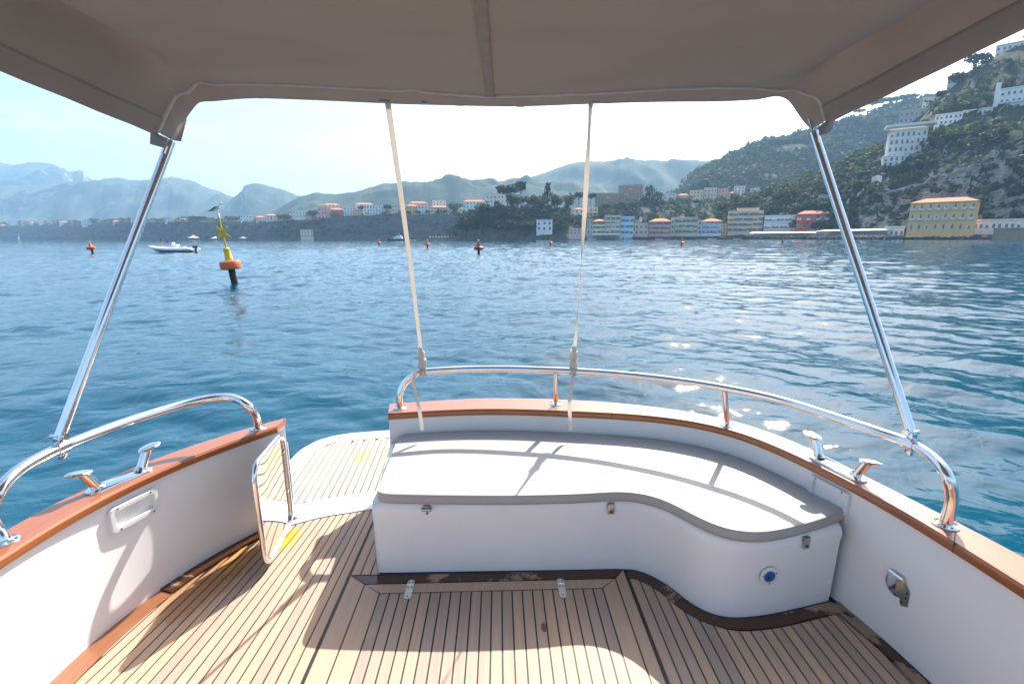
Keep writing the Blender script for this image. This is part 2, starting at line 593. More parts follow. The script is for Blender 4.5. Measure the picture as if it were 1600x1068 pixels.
def wall(inner, outer, name):
    """bulwark: inside skin, top, outside skin down into the water"""
    rings = []
    for a, b in zip(inner, outer):
        d = (b - a)
        o = a.lerp(b, 0.88)
        w = a.lerp(b, 0.10)
        c = (Vector((-0.06, 1.2, 0)) - o); c.z = 0
        c = c.normalized()
        rings.append([Z(w, -0.02), Z(w, 0.25), Z(w, CAP0 - 0.002), Z(o, CAP0 - 0.002), Z(o, 0.1), Z(o + c * 0.04, -0.4), Z(o + c * 0.16, -1.1), Z(w, -1.1)])
    mb = MB()
    mb.loft(rings, 0, True, True, True)
    return mb.build(name, M['gel'], boat, 40)
wall(inR, outR, 'bulwark'); wall(inL, outL, 'bulwark')

def grain(o, rings):
    """lengthways coordinate so that the wood grain follows a bent board"""
    at = o.data.attributes.new('grain', 'FLOAT_VECTOR', 'POINT')
    s, out = random.random() * 20, []
    for i, r in enumerate(rings):
        if i: s += (r[0] - rings[i - 1][0]).length
        acc = 0.0
        for j, p in enumerate(r):
            if j: acc += (p - r[j - 1]).length
            out += [acc, s, p.z]
    at.data.foreach_set('vector', out)
    return o

def cap_piece(inner, outer, i0, i1):
    rings = []
    for a, b in list(zip(inner, outer))[i0:i1 + 1]:
        t = (b - a).normalized()
        a0, b0 = a - t * 0.012, b + t * 0.012
        rings.append([Z(a0, CAP0), Z(a0 - t * 0.004, CAP0 + 0.010), Z(a0 - t * 0.003, CAP1 - 0.010), Z(a0 + t * 0.006, CAP1),
                      Z(b0 - t * 0.006, CAP1), Z(b0 + t * 0.004, CAP1 - 0.012), Z(b0, CAP0)])
    mb = MB(); mb.loft(rings, 0, True, True, True)
    return grain(mb.build('cap_rail', M['cap'], boat, 25), rings)

def cut(inner, px, z):
    q = xy(P(px[0], px[1], z))
    return min(range(len(inner)), key=lambda i: (inner[i] - q).length)
cut1 = cut(inR, (958, 652), CAP0); cut2 = cut(inR, (1500, 868), CAP0)
shift = 0.004
cap_piece(inR, outR, 0, cut1); cap_piece(inR, outR, cut1, cut2); cap_piece(inR, outR, cut2, NW - 1)
cap_piece(inL, outL, 0, 59)
# thin dark joints let into the cap where two lengths meet
for i in (cut1, cut2):
    a, b = inR[i], outR[i]
    t = (b - a).normalized(); n = Vector((-t.y, t.x, 0)) * 0.0015
    MB().prism([a - t * 0.016 - n, b + t * 0.016 - n, b + t * 0.016 + n, a - t * 0.016 + n], CAP0 + 0.002, CAP1 + 0.0008).build('cap_joint', M['caulk'], boat)

# ---- cockpit sole
deck = MB().prism([(-2.0, -1.2), (1.75, -1.2), (1.75, 2.95), (-1.5, 2.95), (-2.0, 1.2)], -0.06, -0.0022).build('deck', M['caulk'], boat)

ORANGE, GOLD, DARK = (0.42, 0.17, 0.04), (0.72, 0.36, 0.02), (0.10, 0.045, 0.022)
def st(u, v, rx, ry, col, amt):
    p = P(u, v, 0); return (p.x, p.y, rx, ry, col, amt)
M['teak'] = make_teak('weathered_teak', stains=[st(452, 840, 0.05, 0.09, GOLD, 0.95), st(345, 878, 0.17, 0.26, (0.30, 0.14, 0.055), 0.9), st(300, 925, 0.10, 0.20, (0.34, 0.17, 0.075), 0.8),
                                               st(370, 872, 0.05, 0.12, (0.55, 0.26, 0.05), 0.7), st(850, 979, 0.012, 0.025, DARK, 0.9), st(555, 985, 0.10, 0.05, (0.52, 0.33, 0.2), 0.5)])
M['teak_platform'] = make_teak('sun_bleached_teak', bare=(0.60, 0.47, 0.36),
                               stains=[st(566, 712, 0.07, 0.13, (0.62, 0.40, 0.16), 0.8), st(607, 705, 0.05, 0.2, (0.60, 0.40, 0.18), 0.75), st(520, 702, 0.05, 0.08, (0.52, 0.36, 0.26), 0.5)])

seat_px = [(589, 896), (700, 894), (800, 892.5), (900, 891), (972, 890), (1004, 895), (1040, 914), (1078, 943), (1112, 960), (1150, 966.5), (1200, 962), (1250, 951.5), (1298, 940)]
seat_low = catmull([xy(P(u, v, 0.0)) for u, v in seat_px], 6)
HX0, HX1 = P(548, 898, 0).x, P(975, 891, 0).x       # the lifting hatch between its seams
HY = P(760, 893, 0).y - 0.004

def seat_y(x):
    pts = seat_low
    for a, b in zip(pts, pts[1:]):
        if a.x <= x <= b.x and b.x - a.x > 1e-6:
            return a.y + (b.y - a.y) * (x - a.x) / (b.x - a.x)
    return pts[0].y if x < pts[0].x else pts[-1].y

def curve_y(pts, x):
    pts = sorted(pts, key=lambda p: p.x)
    for a, b in zip(pts, pts[1:]):
        if a.x <= x <= b.x and b.x - a.x > 1e-6:
            return a.y + (b.y - a.y) * (x - a.x) / (b.x - a.x)
    return pts[0].y if x < pts[0].x else pts[-1].y

def wall_x(inner, y):
    best = None
    for a, b in zip(inner, inner[1:]):
        lo, hi = min(a.y, b.y), max(a.y, b.y)
        if lo <= y <= hi and hi - lo > 1e-6:
            best = a.x + (b.x - a.x) * (y - a.y) / (b.y - a.y)
    return best if best is not None else (inner[-1].x if y < 0 else inner[0].x)

GAP = 0.0066
def plank(poly, mat='teak', name='plank', parent=None, z=0.0, t=0.012):
    o = MB().prism(poly, z - t, z).build(name, M[mat], parent or deck)
    if mat.startswith('margin'):
        at = o.data.attributes.new('grain', 'FLOAT_VECTOR', 'POINT')
        at.data.foreach_set('vector', [c for w_ in o.data.vertices for c in (w_.co.y, w_.co.x, w_.co.z)])
    return o

W = 0.0465
# hatch: two mitred border boards round a field of planks
B1, B2 = 0.085, 0.085
xs = (HX0, HX0 + B1, HX0 + B1 + B2)
xe = (HX1, HX1 - 0.055, HX1 - 0.13)
hy = (HY, HY - 0.062, HY - 0.125)
g = GAP / 2
for k in range(2):
    plank([(xs[k] + g, -1.2), (xs[k + 1] - g, -1.2), (xs[k + 1] - g, hy[k + 1]), (xs[k] + g, hy[k] - g)])
    plank([(xe[k] - g, -1.2), (xe[k] - g, hy[k] - g), (xe[k + 1] + g, hy[k + 1]), (xe[k + 1] + g, -1.2)])
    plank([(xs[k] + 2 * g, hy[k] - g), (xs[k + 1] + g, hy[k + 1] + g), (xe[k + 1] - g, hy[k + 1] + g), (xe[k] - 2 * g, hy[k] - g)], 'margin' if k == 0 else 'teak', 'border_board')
n = round((xe[2] - xs[2]) / W)
w = (xe[2] - xs[2]) / n
for i in range(n):
    a, b = xs[2] + i * w + g, xs[2] + (i + 1) * w - g
    plank([(a, -1.2), (b, -1.2), (b, hy[2] - g), (a, hy[2] - g)])

# right-hand field, ending on the curved margin board round the seat
MW = 0.062
def right_limit(y): return wall_x(inR, y) + 0.018
i = 0
x = HX1 + GAP * 1.6
while x < 1.62:
    x0, x1 = x + g, x + W - g
    def top(xx): return seat_y(xx) - MW * (1.0 if xx > HX1 + 0.12 else 0.9)
    pts_top = [(x0 + (x1 - x0) * k / 3, top(x0 + (x1 - x0) * k / 3) - g) for k in range(4)]
    # clip against the side margin
    y_end = pts_top[-1][1]
    lim = right_limit(y_end) - MW
    if x1 > lim - 0.002:
        ys = [yy for yy in np.linspace(y_end, -1.2, 60) if right_limit(yy) - MW >= x1]
        ys0 = [yy for yy in np.linspace(y_end, -1.2, 60) if right_limit(yy) - MW >= x0]
        if not ys0:
            x += W; continue
        yb = ys[0] if ys else -1.15
        poly = [(x0, -1.2), (x1, -1.2), (x1, yb), (x0, ys0[0])]
    else:
        poly = [(x0, -1.2), (x1, -1.2)] + pts_top[::-1]
    plank(poly)
    x += W

# margin boards: along the seat and along both sides
def strip(pts, off0, off1, mat, name='margin_board', parent=None, z=0.003, t=0.02):
    n = len(pts)
    L, Rr = [], []
    for i, p in enumerate(pts):
        d = (pts[min(i + 1, n - 1)] - pts[max(i - 1, 0)]).normalized()
        q = Vector((d.y, -d.x, 0))
        L.append(p + q * off0); Rr.append(p + q * off1)
    rings = [[Z(a, z - t), Z(b, z - t), Z(b, z), Z(a, z)] for a, b in zip(L, Rr)]
    mb = MB(); mb.loft(rings, 0, False, True, True)
    return grain(mb.build(name, M[mat], parent or deck), rings)
ks = [p for p in seat_low if p.x > HX1 + 0.004]
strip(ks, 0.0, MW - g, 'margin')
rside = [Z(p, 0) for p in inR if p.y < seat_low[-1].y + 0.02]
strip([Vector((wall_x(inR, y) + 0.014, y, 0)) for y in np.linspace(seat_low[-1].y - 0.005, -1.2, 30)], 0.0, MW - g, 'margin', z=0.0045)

lw_px = [(455, 806), (425, 822), (395, 838), (330, 872), (255, 920), (200, 968), (140, 1022), (90, 1066)]
lw = relax(resample(catmull(fwd_extend(fair([xy(P(u, v, 0)) for u, v in lw_px], 2, 12), -1.2), 6), 80), 10)
split = min(range(len(lw)), key=lambda i: (lw[i] - xy(P(254, 921, 0))).length)  # shadow edge: dark colour on the shaded run, lighter on the sunlit one
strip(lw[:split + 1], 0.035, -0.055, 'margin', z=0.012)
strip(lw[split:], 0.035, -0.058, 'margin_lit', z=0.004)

# left-hand field: the seams swing a little with the boat's side
sill_lo = [xy(P(u, v, 0)) for u, v in [(436, 826), (462, 818.5), (504, 808), (540, 802), (585, 795), (640, 788)]]
sill_hi = [xy(P(u, v, 0)) for u, v in [(436, 797), (466, 789), (518.6, 778), (588, 767.5), (640, 761)]]
def seam_x(i, y):
    x0 = HX0 - GAP * 1.4 - i * W
    k = 0.135 * min(i / 17.0, 1.3)
    return x0 + k * (y - 1.55)
def left_limit(y):
    ys = sorted(lw, key=lambda p: p.y)
    for a, b in zip(ys, ys[1:]):
        if a.y <= y <= b.y and b.y > a.y:
            return a.x + (b.x - a.x) * (y - a.y) / (b.y - a.y) + 0.056
    return (ys[0] if y < ys[0].y else ys[-1]).x + 0.056
sl = catmull(sill_lo, 8)
for i in range(0, 26):
    ye = None
    samples = np.linspace(-1.2, 2.62, 120)
    A, B = [], []
    for y in samples:
        xr, xl = seam_x(i, y) - g, seam_x(i + 1, y) + g
        if xr <= left_limit(y) + 0.004: 
            if A: break
            continue
        if y > curve_y(sl, (xl + xr) / 2) - g:
            break
        A.append((xr, y)); B.append((max(xl, left_limit(y) + g), y))
    if len(A) < 2:
        continue
    if A[-1][1] > 2.2:
        A.append((A[-1][0], curve_y(sl, A[-1][0]) - g)); B.append((B[-1][0], curve_y(sl, B[-1][0]) - g))
    mb = MB()
    step = max(1, len(A) // 8)
    ids = sorted(set(list(range(0, len(A), step)) + [len(A) - 2, len(A) - 1]))
    mb.loft([[Vector((*A[k], -0.012)), Vector((*B[k], -0.012)), Vector((*B[k], 0)), Vector((*A[k], 0))] for k in ids], 0, False, True, True)
    mb.build('plank', M['teak'], deck)
# the planks that disappear beside the seat, behind its corner
x = HX0 - GAP * 1.4
for i in range(1, 6):
    x0 = HX0 + (i - 1) * W + g; x1 = x0 + W - GAP
    if x1 < seat_low[0].x + 0.05:
        plank([(x0, HY + GAP), (x1, HY + GAP), (x1, curve_y(sl, x1)), (x0, curve_y(sl, x0))], 'teak')

# sill and bathing platform
sill = MB().prism([*[(p.x, p.y) for p in catmull(sill_lo, 4)], *[(p.x, p.y) for p in catmull(sill_hi, 4)[::-1]]], -0.03, 0.006).build('door_sill', M['gel'], boat)
pl_out = catmull([xy(P(u, v, 0)) for u, v in [(436, 740), (464, 709), (485, 695), (502, 687.5), (530, 680.5), (558, 677), (613, 673), (680, 671)]], 6)
pl_in = catmull([xy(P(u, v, 0)) for u, v in [(436, 765), (465, 732), (492, 705), (512, 694), (532, 689), (613, 683), (680, 680)]], 6)
XE = 1.3
base = [(p.x, p.y) for p in pl_out] + [(XE, pl_out[-1].y), (XE, 2.6)] + [(p.x, p.y) for p in catmull(sill_hi, 4)[::-1]]
platform = MB().prism(base, -0.14, -0.006).build('bathing_platform', M['gel'], boat)
rim = MB()
rr = [Vector((XE, pl_out[-1].y, 0))] + pl_out[::-1]
ri = [Vector((XE, pl_in[-1].y, 0))] + resample(pl_in, len(pl_out))[::-1]
ro = rr; rin = ri
rim.loft([[Z(a, -0.14), Z(a, 0.008), Z(a.lerp(b, 0.2), 0.016), Z(a.lerp(b, 0.7), 0.010), Z(b, 0.002), Z(b, -0.03)] for a, b in zip(ro, rin)], 0, True, True, True)
rim.build('platform_rim', M['gel'], platform, 50)
MB().prism([(p.x, p.y) for p in pl_in] + [(XE, pl_in[-1].y), (XE, 2.6)] + [(p.x, p.y + 0.002) for p in catmull(sill_hi, 4)[::-1]], -0.02, -0.0042).build('caulking_bed', M['caulk'], platform)
sh = catmull(sill_hi, 6)
x = P(466, 789, 0).x - 6 * W
pin = resample(pl_in, 60)
for i in range(44):
    x0, x1 = x + g, x + W - g
    def sk(xx, y): return xx - 0.07 * (y - 3.0)
    ya0, ya1 = curve_y(sh, x0) + g, curve_y(sh, x1) + g
    A, B = [], []
    for y in np.linspace(2.3, 4.2, 140):
        xr, xl = sk(x1, y), sk(x0, y)
        if y < curve_y(sh, (xr + xl) / 2) + g: continue
        lo = None
        if y > curve_y(pin, xr) - g and xr > pin[0].x: break
        if xr < pin[0].x: continue
        xl2 = xl
        if y > curve_y(pin, xl) - g:
            # find where the rim cuts across this plank
            for q in np.linspace(xl, xr, 12):
                xl2 = q
                if y <= curve_y(pin, q) - g: break
        A.append((xr, y)); B.append((xl2, y))
    if len(A) >= 2:
        mb = MB()
        ids = sorted(set(list(range(0, len(A), max(1, len(A) // 10))) + [len(A) - 1]))
        mb.loft([[Vector((*A[k], -0.012)), Vector((*B[k], -0.012)), Vector((*B[k], 0)), Vector((*A[k], 0))] for k in ids], 0, False, True, True)
        mb.build('plank', M['teak_platform'], platform)
    x += W

# ---- stern seat moulding
back = [p for p in inR if p.y > P(1338, 800, SEAT).y - 0.05]
back = [Vector((p.x, p.y + 0.004, 0)) for p in back]
seat_out = resample(seat_low, 70)
rings = []
for i, p in enumerate(seat_out):
    d = (seat_out[min(i + 1, 69)] - seat_out[max(i - 1, 0)]).normalized()
    q = Vector((-d.y, d.x, 0))       # inwards, away from the cockpit
    rings.append([Z(p + q * 0.012, -0.02), Z(p + q * 0.010, 0.02), Z(p + q * 0.002, 0.30), Z(p - q * 0.004, 0.335), Z(p - q * 0.003, 0.350), Z(p + q * 0.006, 0.372), Z(p + q * 0.022, 0.384), Z(p + q * 0.20, 0.384)])
mb = MB(); mb.loft(rings, 0, True, False)
# left end of the moulding back to the transom
p0 = seat_out[0]; bk = inR[0]
le = []
for s in np.linspace(0, 1, 6):
    q = p0.lerp(Vector((bk.x - 0.01, bk.y + 0.01, 0)), s)
    le.append([Z(q, -0.02), Z(q, 0.335), Z(q + Vector((0.008, 0, 0)), 0.372), Z(q + Vector((0.03, 0.0, 0)), 0.384), Z(q + Vector((0.3, 0.02, 0)), 0.384)])
mb.loft(le, 0, True, False)
seat = mb.build('seat_moulding', M['gel'], boat, 45)

def on_seat(u, z):
    """point and outward normal of the seat front below pixel column u at height z"""
    best = min(range(len(seat_out)), key=lambda i: abs(project(Z(seat_out[i], z))[0] - u))
    i = best
    d = (seat_out[min(i + 1, 69)] - seat_out[max(i - 1, 0)]).normalized()
    return Z(seat_out[i], z), Vector((d.y, -d.x, 0))

def project(p):
    d = p - EYE
    zc = d.dot(fw)
    return 800 + F * d.dot(rt) / zc, 534 - F * d.dot(up) / zc

def frame(o, nrm, upv=Vector((0, 0, 1))):
    """matrix whose local z is nrm, local y is up"""
    nrm = nrm.normalized()
    x_ = upv.cross(nrm).normalized()
    y_ = nrm.cross(x_)
    return Matrix(((x_.x, y_.x, nrm.x, o.x), (x_.y, y_.y, nrm.y, o.y), (x_.z, y_.z, nrm.z, o.z), (0, 0, 0, 1)))

# toggle catches under the cushion edge
for k, u in enumerate((672, 950, 1256)):
    o, nn = on_seat(u, 0.348)
    Mx = frame(o + nn * 0.004, nn)
    mb = MB()
    if k == 0:
        mb.tube([Vector((-0.022, 0.004, 0.012)), Vector((0.022, 0.006, 0.014))], 0.010, 12, 0, True, Mx)
        mb.box((0, 0.012, 0.006), (0.03, 0.016, 0.012), 0, Mx)
    else:
        mb.box((0, -0.012, 0.007), (0.030, 0.046, 0.004), 0, Mx, 0.001)
        mb.box((0, 0.014, 0.0), (0.030, 0.006, 0.016), 0, Mx)
        mb.tube([Vector((-0.022, 0.002, 0.006)), Vector((-0.014, 0.002, 0.006))], 0.005, 8, 0, True, Mx)
    c = mb.build('toggle_catch', M['dull_steel'], seat)
    s = MB(); s.lathe([(0.0055, 0), (0.0055, 0.002), (0.003, 0.003)], 10, 0, frame(o + nn * (0.0145 if k else 0.004) + Vector((0, 0, -0.022)), nn))
    s.build('screw', M['screw'], c)

# round blue socket
o, nn = on_seat(1203, 0.205)
Mx = frame(o + nn * 0.003, nn)
mb = MB(); mb.lathe([(0.041, 0), (0.041, 0.003), (0.036, 0.0065), (0.027, 0.0065), (0.025, 0.004)], 36, 0, Mx)
sock = mb.build('socket_plate', M['gel_in'], seat)
mb = MB(); mb.lathe([(0.0245, 0.003), (0.0245, 0.0075), (0.021, 0.009), (0.004, 0.0085)], 30, 0, Mx)
mb.build('blue_cover', M['blue'], sock)
mb = MB()
for a in (25, 165, 275):
    mb.lathe([(0.0032, 0.0062), (0.0032, 0.0078), (0.0015, 0.0082)], 8, 0, Mx @ Matrix.Translation((0.033 * math.cos(R(a)), 0.033 * math.sin(R(a)), 0)))
mb.lathe([(0.007, 0.008), (0.007, 0.0098), (0.003, 0.0102)], 12, 0, Mx @ Matrix.Translation((-0.006, -0.003, 0)))
mb.build('screw', M['screw'], sock)

# hinges of the hatch
for (u, v) in ((640, 918), (877.5, 916)):
    p = P(u, v, 0.004); p.z = 0.0035
    hinge = MB()
    def slot(y0, y1, w, z0, z1):
        pts = []
        for k in range(9):
            a = math.pi * k / 8; pts.append((p.x + w * math.cos(a), p.y + y1 - w + w * math.sin(a)))
        for k in range(9):
            a = math.pi + math.pi * k / 8; pts.append((p.x + w * math.cos(a), p.y + y0 + w + w * math.sin(a)))
        hinge.prism(pts, z0, z1)
    slot(-0.068, 0.058, 0.0165, -0.004, 0.0028)
    hinge.tube([Vector((p.x - 0.0165, p.y + 0.024, 0.005)), Vector((p.x + 0.0165, p.y + 0.024, 0.005))], 0.0045, 10)
    h = hinge.build('hinge', M['steel'], deck)
    mb = MB()
    for (dx, dy) in ((-0.008, 0.042), (0.008, 0.042), (-0.008, 0.006), (0.008, 0.006), (0, -0.05)):
        mb.lathe([(0.0036, 0), (0.0036, 0.0012), (0.002, 0.0016)], 8, 0, Matrix.Translation((p.x + dx, p.y + dy, 0.0028)))
    mb.build('screw', M['screw'], h)

# ---- rails
RAILZ = 0.812
def flange(parent, p, name='base_flange'):
    mb = MB(); mb.lathe([(0.040, 0), (0.040, 0.004), (0.036, 0.007), (0.024, 0.009), (0.021, 0.012)], 24, 0, Matrix.Translation((p.x, p.y, CAP1)))
    f_ = mb.build(name, M['steel'], parent)
    s = MB()
    for a in (20, 140, 260):
        s.lathe([(0.004, 0.006), (0.004, 0.0095), (0.002, 0.010)], 8, 0, Matrix.Translation((p.x + 0.031 * math.cos(R(a)), p.y + 0.031 * math.sin(R(a)), CAP1)))
    s.build('screw', M['screw'], f_)

srail_pts = [P(625, 637, CAP1), P(624.5, 618, 0.66), P(631, 600, 0.73), P(645, 587, 0.785), P(668, 579.5, RAILZ), P(760, 575.5, RAILZ), P(868, 578, RAILZ), P(960, 583.5, RAILZ), P(1060, 594.5, RAILZ),
             P(1143, 608, RAILZ), P(1220, 625, RAILZ), P(1300, 650, RAILZ), P(1370, 673.5, RAILZ), P(1422, 692, RAILZ), P(1457, 714, 0.80), P(1480, 744, 0.765), P(1487, 780, 0.68), P(1477, 820, CAP1)]
srail = catmull(srail_pts, 7)
stern_rail = MB().tube(srail, 0.0200, 16).build('stern_rail', M['steel'], boat)
flange(stern_rail, srail_pts[0]); flange(stern_rail, srail_pts[-1])
for (ub, vb, ut, vt) in ((868.5, 631, 869, 581), (1136.5, 664, 1143, 610)):
    pb = P(ub, vb, CAP1)
    pt = min(srail, key=lambda q: (Vector((q.x, q.y, 0)) - Vector((pb.x, pb.y, 0))).length if q.z > 0.79 else 9)
    MB().tube([pb, pt], 0.0145, 14).build('post', M['steel'], stern_rail)
    flange(stern_rail, pb)
lrail_pts = [P(8, 846, CAP1), P(-12, 812, 0.66), P(-8, 778, 0.755), P(25, 738, 0.80), P(75, 708, RAILZ), P(125, 686, RAILZ), P(200, 658, RAILZ), P(280, 633, RAILZ), P(330, 622, RAILZ), P(362, 621, 0.805),
             P(387, 633, 0.765), P(400, 650, 0.69), P(403.5, 669, CAP1)]
lrail = catmull(lrail_pts, 7)
side_rail = MB().tube(lrail, 0.0205, 16).build('side_rail', M['steel'], boat)
flange(side_rail, lrail_pts[0]); flange(side_rail, lrail_pts[-1])

# ---- mooring cleats with two splayed horns
def cleat(pa, pb, label):
    a, b = Vector((pa.x, pa.y, CAP1)), Vector((pb.x, pb.y, CAP1))
    c = (a + b) / 2; d = (b - a); L = d.length; d.normalize()
    q = Vector((-d.y, d.x, 0))
    pts = []
    for k in range(13):
        t = math.pi * k / 12 - math.pi / 2
        e = Vector((math.cos(t), math.sin(t), 0))
        pts.append(c + d * (L / 2 * 0.80 + 0.036 * e.x) + q * 0.036 * e.y)
    for k in range(13):
        t = math.pi * k / 12 + math.pi / 2
        e = Vector((math.cos(t), math.sin(t), 0))
        pts.append(c + d * (-L / 2 * 0.80 + 0.036 * e.x) + q * 0.036 * e.y)
    mb = MB()
    mb.loft([[Z(p, CAP1 - 0.001) for p in pts], [Z(p, CAP1 + 0.008) for p in pts], [Z(c + (Vector((p.x, p.y, 0)) - Vector((c.x, c.y, 0))) * 0.93, CAP1 + 0.013) if False else Vector((c.x + (p.x - c.x) * 0.94, c.y + (p.y - c.y) * 0.86, CAP1 + 0.013)) for p in pts]], 0, True, True, True)
    cl = mb.build('cleat', M['steel'], boat, 30)
    for s in (-1, 1):
        f0 = c + d * s * L * 0.36; f0.z = CAP1 + 0.010
        f1 = f0 + d * s * 0.040 + Vector((0, 0, 0.086))
        mb = MB()
        mb.tube([f0, f0.lerp(f1, 0.08), f0.lerp(f1, 0.2), f1], [0.027, 0.0215, 0.0195, 0.0185], 18)
        mb.build('horn', M['steel'], cl)
        ax = (f1 - f0).normalized()
        top = MB()
        Mx = Matrix.Translation(f1 + Vector((0, 0, 0.004)) + d * s * 0.012) @ Matrix.Rotation(math.atan2(d.y, d.x), 4, 'Z') @ Matrix.Rotation(-s * 0.16, 4, 'Y')
        top.lathe([(0.012, -0.008), (0.032, -0.004), (0.036, 0.001), (0.032, 0.006), (0.012, 0.010)], 26, 0, Mx, 1.32, 0.88)
        top.build('horn_cap', M['steel'], cl)
    return cl
cleat(P(1270, 713, CAP1), P(1348, 752, CAP1), '')
cleat(P(140, 771, CAP1), P(232, 733, CAP1), '')

def wall_hit(u, v, inner, off=0.016):
    """where the ray through a pixel meets the upright bulwark"""
    d = ray(u, v); best = None
    for a, b in zip(inner, inner[1:]):
        ax, ay, bx, by = a.x, a.y, b.x, b.y
        den = d.x * (by - ay) - d.y * (bx - ax)
        if abs(den) < 1e-9: continue
        t = (ax * (by - ay) - ay * (bx - ax)) / den
        px_, py_ = d.x * t, d.y * t
        s = ((px_ - ax) * (bx - ax) + (py_ - ay) * (by - ay)) / max((bx - ax) ** 2 + (by - ay) ** 2, 1e-9)
        if t > 0 and 0 <= s <= 1 and (best is None or t < best[0]):
            best = (t, a, b)
    t, a, b = best
    e = (b - a).normalized()
    nrm = Vector((e.y, -e.x, 0))
    o = EYE + d * t
    if nrm.dot(EYE - o) < 0: nrm = -nrm
    return o - nrm * off, nrm, e

# ---- moulded recesses let into the bulwarks (white line lockers)
def recess(p0, p1, inner, h, name):
    a, n0, e0 = wall_hit(*p0, inner); b, n1, e1 = wall_hit(*p1, inner)
    x_ = (b - a); w = x_.length; x_.z = 0; x_.normalize(); z_ = Vector((0, 0, 1))
    nrm = x_.cross(z_).normalized()
    if nrm.dot(EYE - a) < 0: nrm = -nrm
    o = (a + b) / 2 + nrm * 0.004
    Mx = Matrix(((x_.x, z_.x, nrm.x, o.x), (x_.y, z_.y, nrm.y, o.y), (x_.z, z_.z, nrm.z, o.z), (0, 0, 0, 1)))
    def rrect(w_, h_, r, z):
        q = []
        for (cx, cy_, a0) in ((w_ / 2 - r, h_ / 2 - r, 0), (-w_ / 2 + r, h_ / 2 - r, 90), (-w_ / 2 + r, -h_ / 2 + r, 180), (w_ / 2 - r, -h_ / 2 + r, 270)):
            for k in range(6):
                t = R(a0 + 18 * k); q.append(Vector((cx + r * math.cos(t), cy_ + r * math.sin(t), z)))
        return q
    mb = MB()
    mb.loft([rrect(w, h, 0.02, -0.004), rrect(w, h, 0.02, 0.010), rrect(w - 0.01, h - 0.01, 0.018, 0.016), rrect(w - 0.04, h - 0.04, 0.012, 0.016), rrect(w - 0.048, h - 0.048, 0.010, 0.010),
             [q + Vector((0, -0.012 if q.y < 0 else 0.0, 0)) for q in rrect(w - 0.056, h - 0.056, 0.008, -0.045)]], 0, True, True, True, Mx)
    rc = mb.build(name, M['gel_in'], boat, 40)
    s = MB()
    for (ex, ey) in ((-1, -1), (1, -1), (1, 1), (-1, 1)):
        s.lathe([(0.0038, 0.0155), (0.0038, 0.0175), (0.002, 0.018)], 8, 0, Mx @ Matrix.Translation((ex * (w / 2 - 0.035), ey * (h / 2 - 0.010), 0)))
    s.build('screw', M['screw'], rc)
recess((172, 813), (249, 781), inL, 0.115, 'line_locker')
recess((1263, 757), (1326, 790), inR, 0.115, 'line_locker')

# ---- folding steel hook plate on the right-hand side
o, nn, e = wall_hit(1397, 914, inR, 0.015)
Mx = frame(o + nn * 0.003, nn)
mb = MB()
pts = [Vector((0.045 * math.cos(R(a)), 0.045 * math.sin(R(a)), 0)) for a in range(70, 300, 12)]
pts += [Vector((0.030, -0.066, 0)), Vector((0.056, -0.052, 0)), Vector((0.056, 0.012, 0)), Vector((0.03, 0.04, 0))]
mb.loft([[Mx @ p for p in pts], [Mx @ (p + Vector((0, 0, 0.004))) for p in pts]], 0, False, True, True)
hook = mb.build('hook_plate', M['dull_steel'], boat)
mb = MB()
mb.box((0.002, 0.022, 0.026), (0.036, 0.052, 0.004), 0, Mx, 0.001)
mb.box((-0.014, 0.022, 0.015), (0.004, 0.052, 0.024), 0, Mx); mb.box((0.018, 0.022, 0.015), (0.004, 0.052, 0.024), 0, Mx)
mb.tube([Vector((-0.026, 0.046, 0.014)), Vector((0.032, 0.046, 0.014))], 0.009, 12, 0, True, Mx)
mb.build('folding_hook', M['steel'], hook)
mb = MB()
for (a, b) in ((-0.034, -0.01), (-0.02, -0.03), (0.002, -0.04), (0.03, -0.05), (0.046, -0.02), (0.046, 0.0)):
    mb.lathe([(0.004, 0.004), (0.004, 0.006), (0.002, 0.0066)], 8, 0, Mx @ Matrix.Translation((a, b, 0)))
mb.build('screw', M['screw'], hook)

# ---- boarding gate: a mirror-polished sheet in a bent tube frame, swung inboard
hx, hy_ = P(459, 812, 0.03), None
G0 = Vector((P(459, 815, 0.02).x, P(459, 815, 0.02).y, 0))     # hinge side
G1 = Vector((P(415, 884, 0.055).x, P(415, 884, 0.055).y, 0))   # free side
gd = (G1 - G0); gl = gd.length; gd.normalize()
gn = Vector((-gd.y, gd.x, 0))
if gn.dot(EYE - G0) < 0: gn = -gn
def GP(s, z, off=0.0): return Vector((G0.x, G0.y, 0)) + gd * s + Vector((0, 0, z)) + gn * off
g_lo, g_hi = 0.045, 0.575
def gate_loop(inset, r):
    s0, s1, z0, z1 = 0.02 + inset, gl - inset, g_lo + inset, g_hi - inset
    q = []
    for (cs, cz, a0) in ((s1 - r, z1 - r, 0), (s0 + r, z1 - r, 90), (s0 + r, z0 + r, 180), (s1 - r, z0 + r, 270)):
        for k in range(7):
            t = R(a0 + 15 * k); q.append((cs + r * math.cos(t), cz + r * math.sin(t)))
    return q
loop = [GP(s, z) for s, z in gate_loop(0, 0.075)]
mb = MB()
mb.tube(loop + [loop[0]], 0.0125, 12, 0, False)
gate = mb.build('boarding_gate', M['steel'], boat)
pl_ = gate_loop(0.012, 0.065)
mb = MB()
rings = [[GP(s, z, -0.006) for s, z in pl_], [GP(s, z, -0.002) for s, z in pl_]]
mb.loft(rings, 0, False, True, True)
mb.build('gate_panel', M['mirror'], gate)
mb = MB()
for (s, z) in ((0.035, 0.47), (0.035, 0.24), (gl - 0.02, 0.42), (gl - 0.02, 0.17)):
    mb.lathe([(0.010, 0), (0.010, 0.004), (0.005, 0.007)], 12, 0, frame(GP(s, z, 0.0), gn))
mb.build('rivet', M['steel'], gate)
